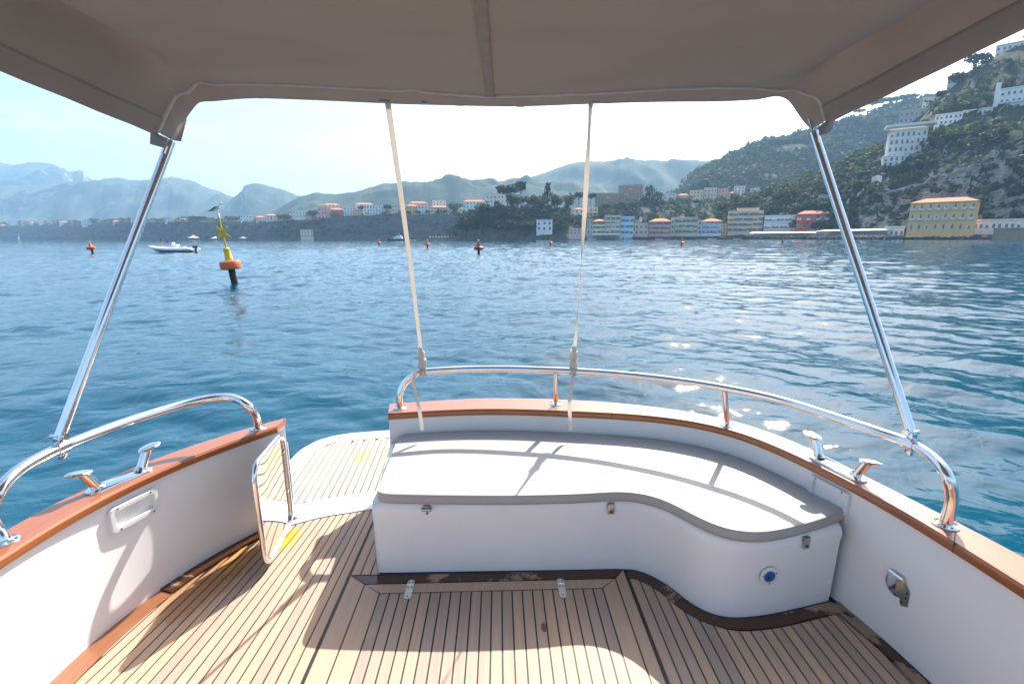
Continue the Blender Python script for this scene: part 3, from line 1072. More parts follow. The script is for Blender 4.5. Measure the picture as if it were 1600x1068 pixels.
mb = MB()
mb.tube([GP(-0.012, 0.14), GP(-0.012, 0.50)], 0.011, 12)
mb.tube([GP(-0.012, 0.16), GP(0.02, 0.16)], 0.006, 8); mb.tube([GP(-0.012, 0.48), GP(0.02, 0.48)], 0.006, 8)
mb.build('gate_hinge', M['steel'], gate)

# ---- seat cushion (lies loose on the moulding)
cf = catmull([xy(P(u, v, SEAT + 0.004)) for u, v in [(589, 784), (620, 786), (700, 787.5), (800, 788), (900, 785.5), (960, 782), (1000, 785), (1040, 797), (1090, 823), (1130, 840), (1170, 846.5), (1210, 844), (1270, 829), (1336, 805)]], 6)
bk_line = []
for p, q in zip(inR, outR):
    t = (p - q).normalized()
    if p.y > cf[-1].y + 0.015 and p.x < cf[-1].x + 0.3:
        bk_line.append(p + t * 0.006)
bk_line = [p for p in bk_line if p.x > P(628, 676, CUSH).x + 0.015]
bl = xy(P(626, 677, CUSH))
outline = cf + bk_line[::-1] + [Vector((bl.x + 0.012, bl.y - 0.004, 0)), Vector((bl.x - 0.004, bl.y - 0.03, 0))]
# even spacing round the loop
loop = resample(outline + [outline[0]], 301)[:-1]
for _ in range(5):
    loop = [(loop[i - 1] + loop[i] * 2 + loop[(i + 1) % len(loop)]) / 4 for i in range(len(loop))]
def loop_off(d):
    n = len(loop); out = []
    area = sum(loop[i].x * loop[(i + 1) % n].y - loop[(i + 1) % n].x * loop[i].y for i in range(n))
    sg = 1 if area > 0 else -1
    for i in range(n):
        t = (loop[(i + 1) % n] - loop[i - 1]).normalized()
        out.append(loop[i] + Vector((-t.y, t.x, 0)) * d * sg)
    return out
mb = MB()
prof = [(0.006, SEAT + 0.001), (0.000, SEAT + 0.003), (-0.003, SEAT + 0.016), (-0.003, SEAT + 0.034), (-0.001, CUSH - 0.006), (0.002, CUSH - 0.002), (0.006, CUSH - 0.0005), (0.012, CUSH)]
rings = [[Z(p, z) for p in loop_off(d)] for d, z in prof]
mb.loft(rings, 0, True, True, False)
from mathutils.geometry import tessellate_polygon
for ring in (rings[0], rings[-1]):
    mb.add(ring, [tuple(t) for t in tessellate_polygon([ring])], 0, False)
cushion = thing('seat_cushion', 'pale grey vinyl cushion with curved front edge lying on the stern seat', 'cushion', (0, 0, 0))
mb.build('cushion_body', M['vinyl'], cushion, 60)
pp = [Z(p, CUSH - 0.003) for p in loop_off(0.0015)]
MB().tube(pp + [pp[0]], 0.0032, 8, 0, False).build('cushion_piping', M['piping'], cushion)

# ------------------------------------------------------------------ sun canopy over the cockpit
canopy = thing('sun_canopy', 'taupe canvas sun canopy on steel poles stretched over the cockpit', 'canopy')
Wl = [(247, 207), (259, 178), (275, 147), (296, 143), (308, 127.5), (320, 128.5), (334, 131.5), (360, 130.5), (400, 131), (470, 133), (560, 138), (625, 141.5), (648, 139), (662, 143.5), (752, 150), (820, 149.5), (940, 145),
      (1040, 139), (1120, 136), (1180, 137), (1217, 141.5), (1244, 139.5), (1258, 147), (1277, 150.5), (1283, 162), (1290, 189)]
Ll = [(273, 220), (283, 202), (292, 184), (303, 169), (311, 160.5), (322, 159), (336, 158.5), (362, 156), (400, 154), (470, 156), (560, 160), (625, 163), (648, 163.5), (662, 164), (752, 166), (820, 166.5), (940, 162),
      (1040, 159.5), (1120, 159), (1180, 156), (1212, 150.5), (1230, 156), (1240, 168), (1248, 180), (1257, 192), (1267, 202)]
NC = 160
DW, DL = 2.20, 2.31
wl = resample([S(u, v, DW) for u, v in Wl], NC)
wl = [wl[0]] + [(a + b * 2 + c) / 4 for a, b, c in zip(wl, wl[1:], wl[2:])] + [wl[-1]]
ll = resample(catmull([S(u, v, DL) for u, v in Ll], 3), NC)
# match the two lines by their share across
def by_key(pts, n):
    return resample(pts, n)
# smooth cross-section that the cloth takes up between the bows
xl, xr = wl[0].x, wl[-1].x
def smooth_prof(s):
    """0..1 across -> x, z of the relaxed section"""
    pass
sm = [p.copy() for p in wl]
for it in range(14):
    sm = [sm[0]] + [(a + b * 2 + c) / 4 for a, b, c in zip(sm, sm[1:], sm[2:])] + [sm[-1]]
rows = []
ys = [DW, DW - 0.02, DW - 0.05, DW - 0.09, DW - 0.14, DW - 0.2, DW - 0.28] + list(np.linspace(DW - 0.4, -0.9, 22))
mid = (xl + xr) / 2
for y in ys:
    k = min((DW - y) / 0.16, 1.0); k = k * k * (3 - 2 * k)
    row = []
    for j in range(NC):
        p = wl[j].lerp(sm[j], k)
        e = abs(p.x - mid) / ((xr - xl) / 2)
        rise = (0.098 * e ** 6 + 0.012) * (DW - y)
        widen = 1 + 0.040 * (DW - y) * e ** 4
        sag = -0.035 * math.sin(math.pi * min(max((DW - y) / 2.3, 0), 1)) * (1 - e ** 4)
        fold = 0.085 * math.exp(-((e - 0.885 - 0.012 * (DW - y)) / 0.042) ** 2) * min(max(DW - y - 0.05, 0) / 0.35, 1)
        dip = -0.030 * math.exp(-((e - 0.74) / 0.08) ** 2) * min((DW - y) / 0.25, 1)
        wr = (0.005 * math.sin(9 * p.x + 3.1 * y) * math.sin(2.3 * y + 1.3 * p.x) + 0.0045 * math.sin(26 * (abs(p.x - mid) * 0.8 + (DW - y))) * math.exp(-(((abs(p.x - mid) - 1.15) / 0.28) ** 2)) * math.exp(-((DW - y - 0.25) / 0.45) ** 2)) * k
        row.append(Vector((mid + (p.x - mid) * widen, y, p.z + rise + sag + fold + dip + wr)))
    rows.append(row)
mb = MB()
mb.loft(rows, 0, True, False)
roof = mb.build('canvas_roof', M['canvas'], canopy, 0)
sol = roof.modifiers.new('thickness', 'SOLIDIFY'); sol.thickness = 0.003; sol.offset = 1.0
# hem wrapped round the aft bow
hem = MB()
rings = []
for j in range(NC):
    a, b = wl[j], ll[j]
    nrm_up = Vector((0, 0, 1))
    mid_ = a.lerp(b, 0.5)
    t = (ll[min(j + 1, NC - 1)] - ll[max(j - 1, 0)]).normalized()
    outw = (t.cross((b - a).normalized())).normalized()
    if outw.dot(EYE - mid_) < 0: outw = -outw
    wob = 0.004 * math.sin(j * 0.9) + 0.003 * math.sin(j * 0.37 + 1)
    top = b - (b - a).normalized() * 0.015 + Vector((0, 0.035, 0)) - outw * 0.01
    rings.append([a + Vector((0, 0, 0.004)), a.lerp(b, 0.12) + outw * 0.004, a.lerp(b, 0.45) + outw * (0.010 + wob), a.lerp(b, 0.78) + outw * (0.006 + wob), a.lerp(b, 0.93) + outw * 0.002, b, b - outw * 0.014 + (a - b).normalized() * 0.004,
                  a.lerp(b, 0.55) - outw * 0.045, a - outw * 0.02 + Vector((0, 0, 0.02))])
hem_rings = rings
hem.loft(rings, 0, True, False)
hm = hem.build('aft_hem', M['canvas'], canopy, 60)
# frayed white welt along the seam
mb = MB()
path = [wl[j] + (ll[j] - wl[j]).normalized() * 0.002 + (EYE - wl[j]).normalized() * 0.008 for j in range(NC)]
path = resample(catmull(path, 2), 420)
rr = random.Random(3)
rings = []
for i, p in enumerate(path):
    t = (path[min(i + 1, 419)] - path[max(i - 1, 0)]).normalized()
    tow = (EYE - p).normalized()
    side = t.cross(tow).normalized()
    if side.z < 0 and abs(side.z) > 0.2: side = -side
    if abs(side.z) <= 0.2 and (side.x > 0) == (p.x > 0): side = -side
    hi = 0.0135 + 0.0050 * rr.random() + 0.0025 * math.sin(i * 0.21)
    rings.append([p - side * 0.0075 - tow * 0.003, p - side * 0.0075 + tow * 0.001, p + tow * 0.003, p + side * hi, p + side * hi - tow * 0.003])
mb.loft(rings, 0, False, True, True)
mb.build('white_welt', M['welt'], canopy)
# side hems with a stitched edge
for s in (0, NC - 1):
    sgn = -1 if s == 0 else 1
    mb = MB(); rings = []
    for row in rows:
        p = row[s]; q = row[s + (5 if s == 0 else -5)]
        inn = (q - p).normalized()
        dn = Vector((0, 0, -1))
        rings.append([p - inn * 0.010 + dn * 0.005, p + inn * 0.062 + dn * 0.0075, p + inn * 0.066 + dn * 0.002, p - inn * 0.010 + dn * 0.0])
    mb.loft(rings, 0, False, True, True)
    mb.build('side_hem', M['canvas'], canopy)
# corner flaps
def flap(px, D0, D1, name='corner_flap'):
    mb = MB()
    f_ = [S(u, v, D0) for u, v in px]; b_ = [S(u, v, D0) + Vector((0, D1 - D0, 0)) for u, v in px]
    mb.loft([f_, b_], 0, False, True, True)
    return mb.build(name, M['canvas'], canopy)
flap([(235, 205), (246, 209), (262, 216), (258, 232), (234, 225)], 2.19, 2.194)
flap([(1288, 191), (1304, 186), (1301, 200), (1295, 208), (1281, 212), (1279, 199)], 2.19, 2.194)
flap([(291, 186), (282, 221), (273, 219.5), (285, 196)], 2.325, 2.33)
# tape seam down the middle
mid_j = min(range(NC), key=lambda j: abs(project(wl[j])[0] - 764))
mb = MB()
c_path = [row[mid_j] + Vector((0.0, 0, -0.006)) for row in rows]
c_path = [Vector((p.x - 0.012 * (DW - p.y), p.y, p.z)) for p in c_path]
mb.ribbon(c_path, [Vector((0.016, 0, 0))] * len(c_path), 0.004)
mb.build('centre_tape', M['canvas_seam'], canopy)
# zip slider, webbing loops under the hem
q = wl[mid_j] + (EYE - wl[mid_j]).normalized() * 0.014
MB().box((q.x, q.y, q.z), (0.034, 0.012, 0.015), 0, None, 0.002).build('zip_slider', M['dull_steel'], canopy)
for (u, v) in ((602, 158), (665, 160), (930, 159)):
    p = S(u, v, 2.27)
    b = MB(); b.box((p.x, p.y, p.z), (0.050 if u != 665 else 0.03, 0.012, 0.012), 0, None, 0.003)
    b.build('buckle', M['dull_steel'], canopy)

# steel bow and its two poles
def pole_end(u, v): return S(u, v, 2.26)
cl_l = min(lrail, key=lambda q: abs(project(q)[0] - 92) if q.z > 0.79 else 999)
cl_r = min(srail, key=lambda q: abs(project(q)[0] - 1424) if q.z > 0.79 else 999)
tl, tr_ = pole_end(266.5, 221), pole_end(1271.5, 207)
core = [sum(r_[1:8], Vector()) / 7 for r_ in hem_rings]
bow = [cl_l + Vector((0, 0, 0.035)), tl] + [core[j] for j in range(4, NC - 4, 3)] + [tr_, cl_r + Vector((0, 0, 0.035))]
mbp = MB()
mbp.tube([bow[0], bow[0].lerp(bow[1], 0.5), bow[1]], 0.0185, 16)
mbp.build('pole', M['steel'], canopy)
mbp = MB(); mbp.tube([bow[-1], bow[-1].lerp(bow[-2], 0.5), bow[-2]], 0.0185, 16); mbp.build('pole', M['steel'], canopy)
MB().tube(bow[1:-1], 0.004, 8).build('aft_bow', M['steel'], canopy)
def clamp(p, d):
    mb = MB()
    d = d.normalized()
    side = d.cross(Vector((0, 0, 1))).normalized()
    ring = [p + (side * math.cos(a) + Vector((0, 0, 1)) * math.sin(a)) * 0.025 for a in np.linspace(0, 2 * math.pi, 17)]
    mb.tube([p - d * 0.022, p + d * 0.022], 0.0245, 16)
    mb.box((p.x, p.y, p.z + 0.038), (0.022, 0.03, 0.034), 0, None, 0.004)
    mb.tube([p + Vector((0, 0, 0.045)) - side * 0.030, p + Vector((0, 0, 0.045)) + side * 0.030], 0.008, 10)
    mb.tube([p + Vector((0, 0, 0.045)) + side * 0.030, p + Vector((0, 0, 0.045)) + side * 0.034], 0.013, 10)
    mb.box((p.x, p.y, p.z - 0.034), (0.012, 0.03, 0.022), 0, None, 0.003)
    mb.build('rail_clamp', M['steel'], canopy)
clamp(cl_l, lrail[lrail.index(cl_l) + 1] - lrail[lrail.index(cl_l) - 1])
clamp(cl_r, srail[srail.index(cl_r) + 1] - srail[srail.index(cl_r) - 1])

# ------------------------------------------------------------------ two webbing straps tied down to the stern rail
def strap(name, label, px_top, px_knot, u_rail, twist, tail_px):
    root = thing(name, label, 'strap')
    a = S(*px_top, 2.275)
    rail = min(srail, key=lambda q: abs(project(q)[0] - u_rail) if q.z > 0.79 else 999)
    b = rail + Vector((0, -0.004, 0.022))
    pts, wd = [], []
    N_ = 60
    for i in range(N_):
        t = i / (N_ - 1)
        p = a.lerp(b, t) + Vector((0.006 * math.sin(3.1 * t), 0, 0))
        ang = twist(t)
        pts.append(p)
        wd.append(Vector((math.cos(ang), math.sin(ang), 0)) * (0.0125 - 0.0025 * t))
    MB().ribbon(pts, wd, 0.0022).build('webbing', M['webbing'], root)
    # frapping turns just above the rail
    mb = MB()
    rnd = random.Random(5 if u_rail < 800 else 8)
    ax = (a - b).normalized()
    for k in range(9):
        s = 0.012 + k * 0.0165
        c = b + ax * s
        tilt = rnd.uniform(-0.5, 0.5)
        rad = 0.017 + rnd.uniform(-0.002, 0.004) - (0.006 if k > 6 else 0)
        pth = []
        for m in range(15):
            an = 2 * math.pi * m / 14
            pth.append(c + Vector((math.cos(an) * rad * 1.12, math.sin(an) * rad * 0.72, math.cos(an + 0.4) * rad * tilt)))
        mb.ribbon(pth, [Vector((0.0, 0.0, 0.0095))] * 15, 0.003)
    # lump of the knot and the turn round the rail
    for (dx, dz, r_) in ((0.008, 0.05, 0.018), (-0.006, 0.022, 0.017), (0.004, 0.095, 0.014)):
        ring = []
        for iz in range(7):
            ph = math.pi * (iz / 6 - 0.5)
            ring.append([b + Vector((dx + r_ * math.cos(ph) * math.cos(q_) * (1 + 0.15 * math.sin(3 * q_)), 0.7 * r_ * math.cos(ph) * math.sin(q_), dz + r_ * 1.1 * math.sin(ph))) for q_ in np.linspace(0, 2 * math.pi, 11)[:-1]])
        mb.loft(ring, 0, True, True, True)
    for s_ in (-0.011, 0.012):
        pth = [rail + Vector((s_, math.cos(q_) * 0.0228, math.sin(q_) * 0.0228)) for q_ in np.linspace(0, 2 * math.pi, 17)]
        mb.ribbon(pth, [Vector((0.0105, 0, 0))] * 17, 0.003)
    mb.build('knot', M['webbing'], root)
    tp = catmull([P(u, v, z) for u, v, z in tail_px], 6)
    MB().ribbon(tp, [Vector((0.0105, 0.003 * math.sin(i * 0.3), 0)) for i in range(len(tp))], 0.002).build('loose_end', M['webbing'], root)
    return root
strap('tie_strap', 'cream webbing strap tied to the curved left end of the stern rail', (606, 161), (658, 560), 660, lambda t: 0.25 + 0.3 * t, [(650, 578, 0.83), (647, 592, 0.79), (648, 610, 0.72), (654, 634, 0.64), (660, 672, 0.50)])
strap('tie_strap', 'twisted cream webbing strap tied near the middle rail post', (923, 161), (900, 560), 899, lambda t: -0.3 + 2.05 * math.exp(-((t - 0.62) / 0.22) ** 2) + 1.25 * math.exp(-((t - 0.08) / 0.12) ** 2), [(897, 582, 0.80), (893, 602, 0.74), (890, 625, 0.67), (890.5, 650, 0.57), (891, 672, 0.50)])

# ------------------------------------------------------------------ land
def make_forest_ground(name, greens, rock, rock_amt=0.5, scale=0.02, grain=0.25, strata_scale=(0.25, 0.25, 1.3)):
    t = NT(name)
    a = t.noise(t.pos(), scale, 6, 0.62, 0.5)
    b = t.noise(t.pos(), grain, 4, 0.65)
    c = t.ramp(a, [(0.3, greens[0]), (0.5, greens[1]), (0.7, greens[2])])
    c = t.mix(t.math('MULTIPLY', b, 0.75), c, tuple(x * 0.35 for x in greens[0]))
    strata = t.noise(t.pos(strata_scale), 0.35, 8, 0.75, 0.9)
    rk = t.ramp(strata, [(0.33, tuple(x * 0.28 for x in rock)), (0.46, tuple(x * 0.8 for x in rock)), (0.54, rock), (0.68, tuple(min(1, x * 1.5) for x in rock))])
    g = t.n('ShaderNodeNewGeometry')
    sep = t.n('ShaderNodeSeparateXYZ'); t.l(g.outputs['Normal'], sep.inputs[0])
    steep = t.math('ADD', t.math('SUBTRACT', 1.0, sep.outputs['Z']), t.math('MULTIPLY', t.math('SUBTRACT', a, 0.5), 0.9))
    k = t.ramp(steep, [(1.0 - rock_amt, (0, 0, 0)), (min(1.0, 1.08 - rock_amt), (1, 1, 1))])
    t.color(t.mix(k, c, rk))
    t.set(Roughness=0.95, Specular_IOR_Level=0.1)
    t.bump(t.math('ADD', b, strata), 0.9, 1.2)
    return t.mat
GREENS = ((0.030, 0.045, 0.022), (0.055, 0.070, 0.030), (0.095, 0.100, 0.045))
M['far_hill'] = make_forest_ground('hazy_mountain', ((0.035, 0.05, 0.03), (0.07, 0.085, 0.05), (0.15, 0.145, 0.11)), (0.24, 0.22, 0.19), 0.62, 0.006, 0.03, (0.02, 0.02, 0.03))
M['mid_hill'] = make_forest_ground('wooded_hill', ((0.035, 0.055, 0.028), (0.065, 0.085, 0.040), (0.12, 0.125, 0.07)), (0.30, 0.28, 0.24), 0.45, 0.012, 0.10)
M['near_hill'] = make_forest_ground('wooded_slope', GREENS, (0.44, 0.39, 0.33), 0.60, 0.03, 0.35, (0.5, 0.5, 0.9))
M['cliff'] = make_forest_ground('tuff_cliff', GREENS, (0.105, 0.095, 0.085), 0.92, 0.03, 0.3, (0.9, 0.9, 0.16))

def line_at(line, us):
    """a terrain line given as (u, v, D) or (u, ('z', z), D) -> points for the columns us"""
    U = [p[0] for p in line]
    Dv = np.interp(us, U, [p[2] for p in line])
    out = []
    isz = isinstance(line[0][1], tuple)
    V = np.interp(us, U, [p[1][1] if isz else p[1] for p in line])
    for u, v, D in zip(us, V, Dv):
        if isz:
            q = S(u, 370, D); q.z = v
        else:
            q = S(u, v, D)
        out.append(q)
    return out

def terrain(name, lines, mat, ncol, nsub, amp, seed, freq=0.02, pin=(), rough=0.5):
    """sheet through lines of known distance, foot first, roughened as rock and slope"""
    us = np.linspace(lines[0][0][0], lines[0][-1][0], ncol)
    L = [line_at(l, us) for l in lines]
    rows = []
    for i in range(len(L) - 1):
        for k in range(nsub[i] if isinstance(nsub, (list, tuple)) else nsub):
            t = k / (nsub[i] if isinstance(nsub, (list, tuple)) else nsub)
            rows.append((i + t, [a.lerp(b, t) for a, b in zip(L[i], L[i + 1])]))
    rows.append((len(L) - 1.0, L[-1]))
    X = np.array([[tuple(p) for p in r] for _, r in rows])
    T = np.array([t for t, _ in rows])
    flat = X.reshape(-1, 3)
    n1 = fbm(flat * freq, 5, seed, rough).reshape(X.shape[:2])
    n2 = fbm(flat * freq * 1.7 + 31, 5, seed + 9, rough).reshape(X.shape[:2])
    w = np.ones(len(T))
    for p in pin:
        w = np.minimum(w, np.clip(np.abs(T - p) * 2.2 + 0.06, 0, 1))
    a = amp if not isinstance(amp, (list, tuple)) else np.interp(T, np.arange(len(amp)), amp)[:, None]
    X[:, :, 2] += n1 * a * w[:, None] * 0.7
    X[:, :, 1] += n2 * a * w[:, None]
    X[:, :, 0] += n1 * a * 0.5 * w[:, None]
    me = grid_mesh(name, X, len(rows), ncol, M[mat])
    o = tag(link(name, me), kind='structure')
    return o, X, T, us

def ridge(name, pts, D, mat, z0=0.0, foot=0.72, amp=20, seed=1, ncol=170, shape=((0.0, 0.0), (0.45, 0.62), (1.0, 1.0)), freq=None, jag=1.5):
    """hill from its skyline: foot nearer by the factor foot, back falling away behind"""
    us = np.linspace(pts[0][0], pts[-1][0], ncol)
    vs = np.array([p.z for p in resample_u(pts, us)])
    vs = vs + jag * fbm(np.stack([us * 0.06, us * 0, us * 0 + seed], -1), 5, seed + 50, 0.62)
    Dv = np.interp(us, [p[0] for p in pts], [(p[2] if len(p) > 2 else D) for p in pts])
    rows, T = [], []
    for t in np.linspace(0, 1, 34):
        h = np.interp(t, [s[0] for s in shape], [s[1] for s in shape])
        rows.append([]); T.append(t)
        for u, v, d in zip(us, vs, Dv):
            top = S(u, v, d)
            q = S(u, 370, d * (foot + (1 - foot) * t))
            rows[-1].append((q.x, q.y, z0 + (top.z - z0) * h))
    for t, h in ((1.05, 0.96), (1.15, 0.8), (1.4, 0.3), (1.6, 0.0)):
        rows.append([]); T.append(t)
        for u, v, d in zip(us, vs, Dv):
            top = S(u, v, d)
            q = S(u, 370, d * (foot + (1 - foot) * t))
            rows[-1].append((q.x, q.y, z0 + (top.z - z0) * h))
    X = np.array(rows); T = np.array(T)
    f = freq or 4.5 / D
    n1 = fbm(X.reshape(-1, 3) * f, 6, seed, 0.55).reshape(X.shape[:2])
    w = np.clip(np.abs(T - 1.0) * 3.0, 0.04, 1)[:, None] * np.clip(T * 5, 0, 1)[:, None]
    ravine = np.abs(fbm(X.reshape(-1, 3) * np.array([f * 1.3, f * 1.1, f]) + 7, 4, seed + 3).reshape(X.shape[:2]))
    X[:, :, 2] += (n1 * amp * 0.8 - ravine * amp * 0.9 + amp * 0.25) * w
    X[:, :, 1] += n1 * amp * w
    me = grid_mesh(name, X, len(rows), ncol, M[mat])
    return tag(link(name, me), kind='structure'), X, T, us

def resample_u(pts, us):
    c = catmull([Vector((p[0], 0, p[1])) for p in pts], 8)
    U = np.array([p.x for p in c]); V = np.array([p.z for p in c])
    V2 = np.interp(us, U, V)
    return [Vector((u, 0, v)) for u, v in zip(us, V2)]

ridge('mountain', [(-260, 262), (-120, 244), (-40, 246), (10, 251), (35, 256), (55, 256), (75, 253), (95, 252), (110, 257), (125, 267), (140, 268), (158, 279), (200, 292), (260, 310), (330, 335)], 4200, 'far_hill', amp=230, seed=2, ncol=260)
ridge('mountain', [(-260, 300), (-100, 292), (0, 290), (60, 289.5), (105, 287), (150, 284), (190, 279), (240, 281), (262, 277), (300, 279), (325, 288), (345, 297), (375, 307), (420, 322), (480, 345)], 3400, 'far_hill', amp=190, seed=5, ncol=260)
ridge('mountain', [(300, 345), (345, 322), (370, 310), (386, 297), (391, 290), (400, 287), (415, 286.5), (432, 291), (455, 299), (475, 306), (520, 322), (560, 340)], 2900, 'far_hill', amp=110, seed=8)
ridge('hill', [(360, 352), (420, 334), (455, 317), (490, 303), (540, 301), (570, 295), (605, 286), (640, 284), (690, 284), (713, 276.5), (735, 280), (755, 283), (785, 281), (815, 278), (840, 282), (880, 292), (960, 300)], 1900, 'mid_hill', amp=75, seed=12, ncol=240)
ridge('hill', [(740, 300), (800, 285), (838, 274), (870, 262), (895, 255), (915, 252.5), (960, 251), (990, 249.5), (1020, 250.5), (1060, 251), (1085, 253), (1120, 262), (1200, 290)], 2450, 'mid_hill', amp=105, seed=15, ncol=240)
HILL5, X5, T5, U5 = ridge('hill', [(1035, 312), (1058, 297), (1085, 270), (1100, 262), (1130, 249), (1150, 241), (1180, 227), (1210, 220), (1260, 205), (1300, 190), (1345, 172), (1380, 162), (1420, 152), (1470, 140), (1600, 110)], 1050, 'near_hill', amp=36, seed=21, ncol=200, foot=0.66)

Zs = WATER
# cliffs of the left-hand town, far left to the point
COAST = [
    [(-260, ('z', Zs - 1), 1750), (0, ('z', Zs - 1), 1480), (200, ('z', Zs - 1), 1000), (400, ('z', Zs - 1), 770), (480, ('z', Zs - 1), 745), (600, ('z', Zs - 1), 700), (760, ('z', Zs - 1), 640)],
    [(-260, 371, 1752), (0, 371.5, 1485), (200, 370.5, 1005), (400, 368, 775), (480, 368, 752), (600, 367, 706), (760, 366, 645)],
    [(-260, 354, 1768), (0, 353, 1500), (60, 353, 1400), (140, 352.5, 1200), (200, 347, 1020), (230, 347, 980), (420, 346, 790), (500, 342, 765), (540, 337, 745), (600, 335.5, 725), (690, 336, 690), (760, 336, 665)],
    [(-260, 352, 1850), (0, 351, 1570), (200, 345.5, 1090), (420, 344.5, 850), (500, 340, 830), (600, 334, 790), (760, 334.5, 740)],
    [(-260, 349, 2600), (0, 347, 2300), (200, 343, 1750), (420, 341, 1450), (600, 332, 1350), (760, 331, 1300)],
]
COASTO, XC, TC, UC = terrain('cliff', COAST, 'cliff', 260, [4, 16, 4, 6], [2, 5, 5, 3, 8], 31, 0.035, pin=(2.0,), rough=0.6)
# the wooded point with its terrace, and the slope behind the fishing harbour
POINT = [
    [(716, ('z', Zs - 1), 470), (735, ('z', Zs - 1), 438), (800, ('z', Zs - 1), 428), (850, ('z', Zs - 1), 426), (900, ('z', Zs - 1), 418), (1000, ('z', Zs - 1), 405), (1100, ('z', Zs - 1), 398), (1200, ('z', Zs - 1), 380)],
    [(716, 368, 472), (735, 367, 441), (800, 367, 431), (850, 368, 429), (900, 369, 420), (1000, 369, 407), (1100, 369, 400), (1200, 368, 382)],
    [(716, 356, 478), (735, 349, 446), (780, 342, 448), (850, 343, 449), (880, 352, 441), (920, 364, 432), (1000, 364, 432), (1100, 363, 424), (1200, 354, 408)],
    [(716, 345, 486), (735, 338, 456), (780, 333, 458), (850, 332, 464), (880, 336, 466), (920, 339, 486), (1000, 327, 525), (1050, 324, 560), (1100, 327, 560), (1200, 318, 500)],
    [(716, 344, 560), (735, 337, 540), (780, 331.5, 530), (850, 330, 530), (880, 329, 530), (920, 330, 545), (1000, 321, 580), (1050, 315, 690), (1100, 313, 700), (1200, 306, 650)],
    [(716, 345, 900), (780, 335, 900), (880, 333, 900), (1000, 322, 900), (1100, 312, 900), (1200, 306, 800)],
]
POINTO, XP, TP, UP = terrain('headland', POINT, 'cliff', 220, [4, 8, 10, 8, 3], [1.5, 3, 3, 4, 3, 6], 41, 0.05, rough=0.6)
# big slope and rock face on the right
SLOPE = [
    [(1120, ('z', Zs - 1), 405), (1200, ('z', Zs - 1), 386), (1300, ('z', Zs - 1), 342), (1400, ('z', Zs - 1), 292), (1500, ('z', Zs - 1), 272), (1600, ('z', Zs - 1), 262), (1760, ('z', Zs - 1), 240), (1950, ('z', Zs - 1), 200)],
    [(1120, 356, 410), (1200, 352, 390), (1300, 356, 346), (1400, 356, 300), (1500, 356, 282), (1600, 352, 272), (1760, 348, 250), (1950, 345, 208)],
    [(1120, 330, 440), (1200, 318, 420), (1300, 318, 370), (1400, 290, 318), (1470, 262, 300), (1530, 245, 296), (1600, 225, 290), (1760, 190, 262), (1950, 160, 215)],
    [(1120, 322, 480), (1200, 306, 460), (1300, 285, 410), (1380, 262, 356), (1450, 232, 334), (1500, 212, 330), (1600, 188, 326), (1760, 150, 300), (1950, 120, 240)],
    [(1120, 319, 520), (1200, 304, 505), (1300, 270, 460), (1380, 232, 405), (1450, 196, 372), (1500, 168, 368), (1600, 132, 370), (1760, 80, 345), (1950, 50, 290)],
    [(1120, 317, 560), (1200, 303, 550), (1260, 286, 520), (1310, 263, 500), (1380, 226, 460), (1405, 202, 445), (1450, 168, 430), (1480, 143, 425), (1510, 114, 425), (1540, 97, 425), (1600, 66, 430), (1760, 0, 420), (1950, -60, 380)],
    [(1120, 325, 800), (1260, 300, 720), (1380, 250, 660), (1480, 200, 640), (1600, 130, 640), (1760, 60, 620), (1950, 20, 600)],
]
SLOPEO, XS, TS, US = terrain('hillside', SLOPE, 'near_hill', 400, [6, 26, 18, 10, 9, 4], [1.0, 4, 7, 5, 4, 2.5, 6], 51, 0.055, pin=(5.0,), rough=0.68)

def surf_D(lines, u, v):
    """distance of the ground seen at a pixel of one of the sheets"""
    vs, ds = [], []
    for l in lines:
        p = line_at(l, [u])[0]
        vs.append(project(p)[1]); ds.append(p.y)
    for i in range(len(vs) - 1):
        if min(vs[i], vs[i + 1]) <= v <= max(vs[i], vs[i + 1]):
            t = (v - vs[i]) / (vs[i + 1] - vs[i] + 1e-9)
            return ds[i] + (ds[i + 1] - ds[i]) * t
    return ds[-2]

# ------------------------------------------------------------------ woods
def make_leaf(name, a, b, c):
    t = NT(name)
    oi = t.n('ShaderNodeObjectInfo')
    f = t.noise(t.pos(), 0.11, 4, 0.6)
    f2 = t.noise(t.pos(), 1.3, 2, 0.6)
    col = t.ramp(f, [(0.3, a), (0.5, b), (0.72, c)])
    col = t.mix(t.math('MULTIPLY', f2, 0.35), col, tuple(x * 0.6 for x in a))
    t.color(col)
    t.set(Roughness=0.75, Specular_IOR_Level=0.2)
    tr = t.n('ShaderNodeBsdfTranslucent')
    t.l(col, tr.inputs['Color'])
    mx = t.n('ShaderNodeMixShader'); mx.inputs[0].default_value = 0.3
    t.l(t.b.outputs[0], mx.inputs[1]); t.l(tr.outputs[0], mx.inputs[2]); t.l(mx.outputs[0], t.out.inputs['Surface'])
    return t.mat
M['leaf'] = make_leaf('evergreen_leaves', (0.036, 0.056, 0.020), (0.075, 0.098, 0.032), (0.165, 0.165, 0.050))
M['leaf_dark'] = make_leaf('dark_pine_needles', (0.020, 0.034, 0.016), (0.038, 0.054, 0.024), (0.080, 0.090, 0.038))
M['leaf_yellow'] = make_leaf('yellow_broom', (0.16, 0.14, 0.02), (0.30, 0.26, 0.03), (0.42, 0.36, 0.05))
M['bark'] = simple('pine_bark', (0.10, 0.07, 0.05), 0.9, var=0.3, scale=2)

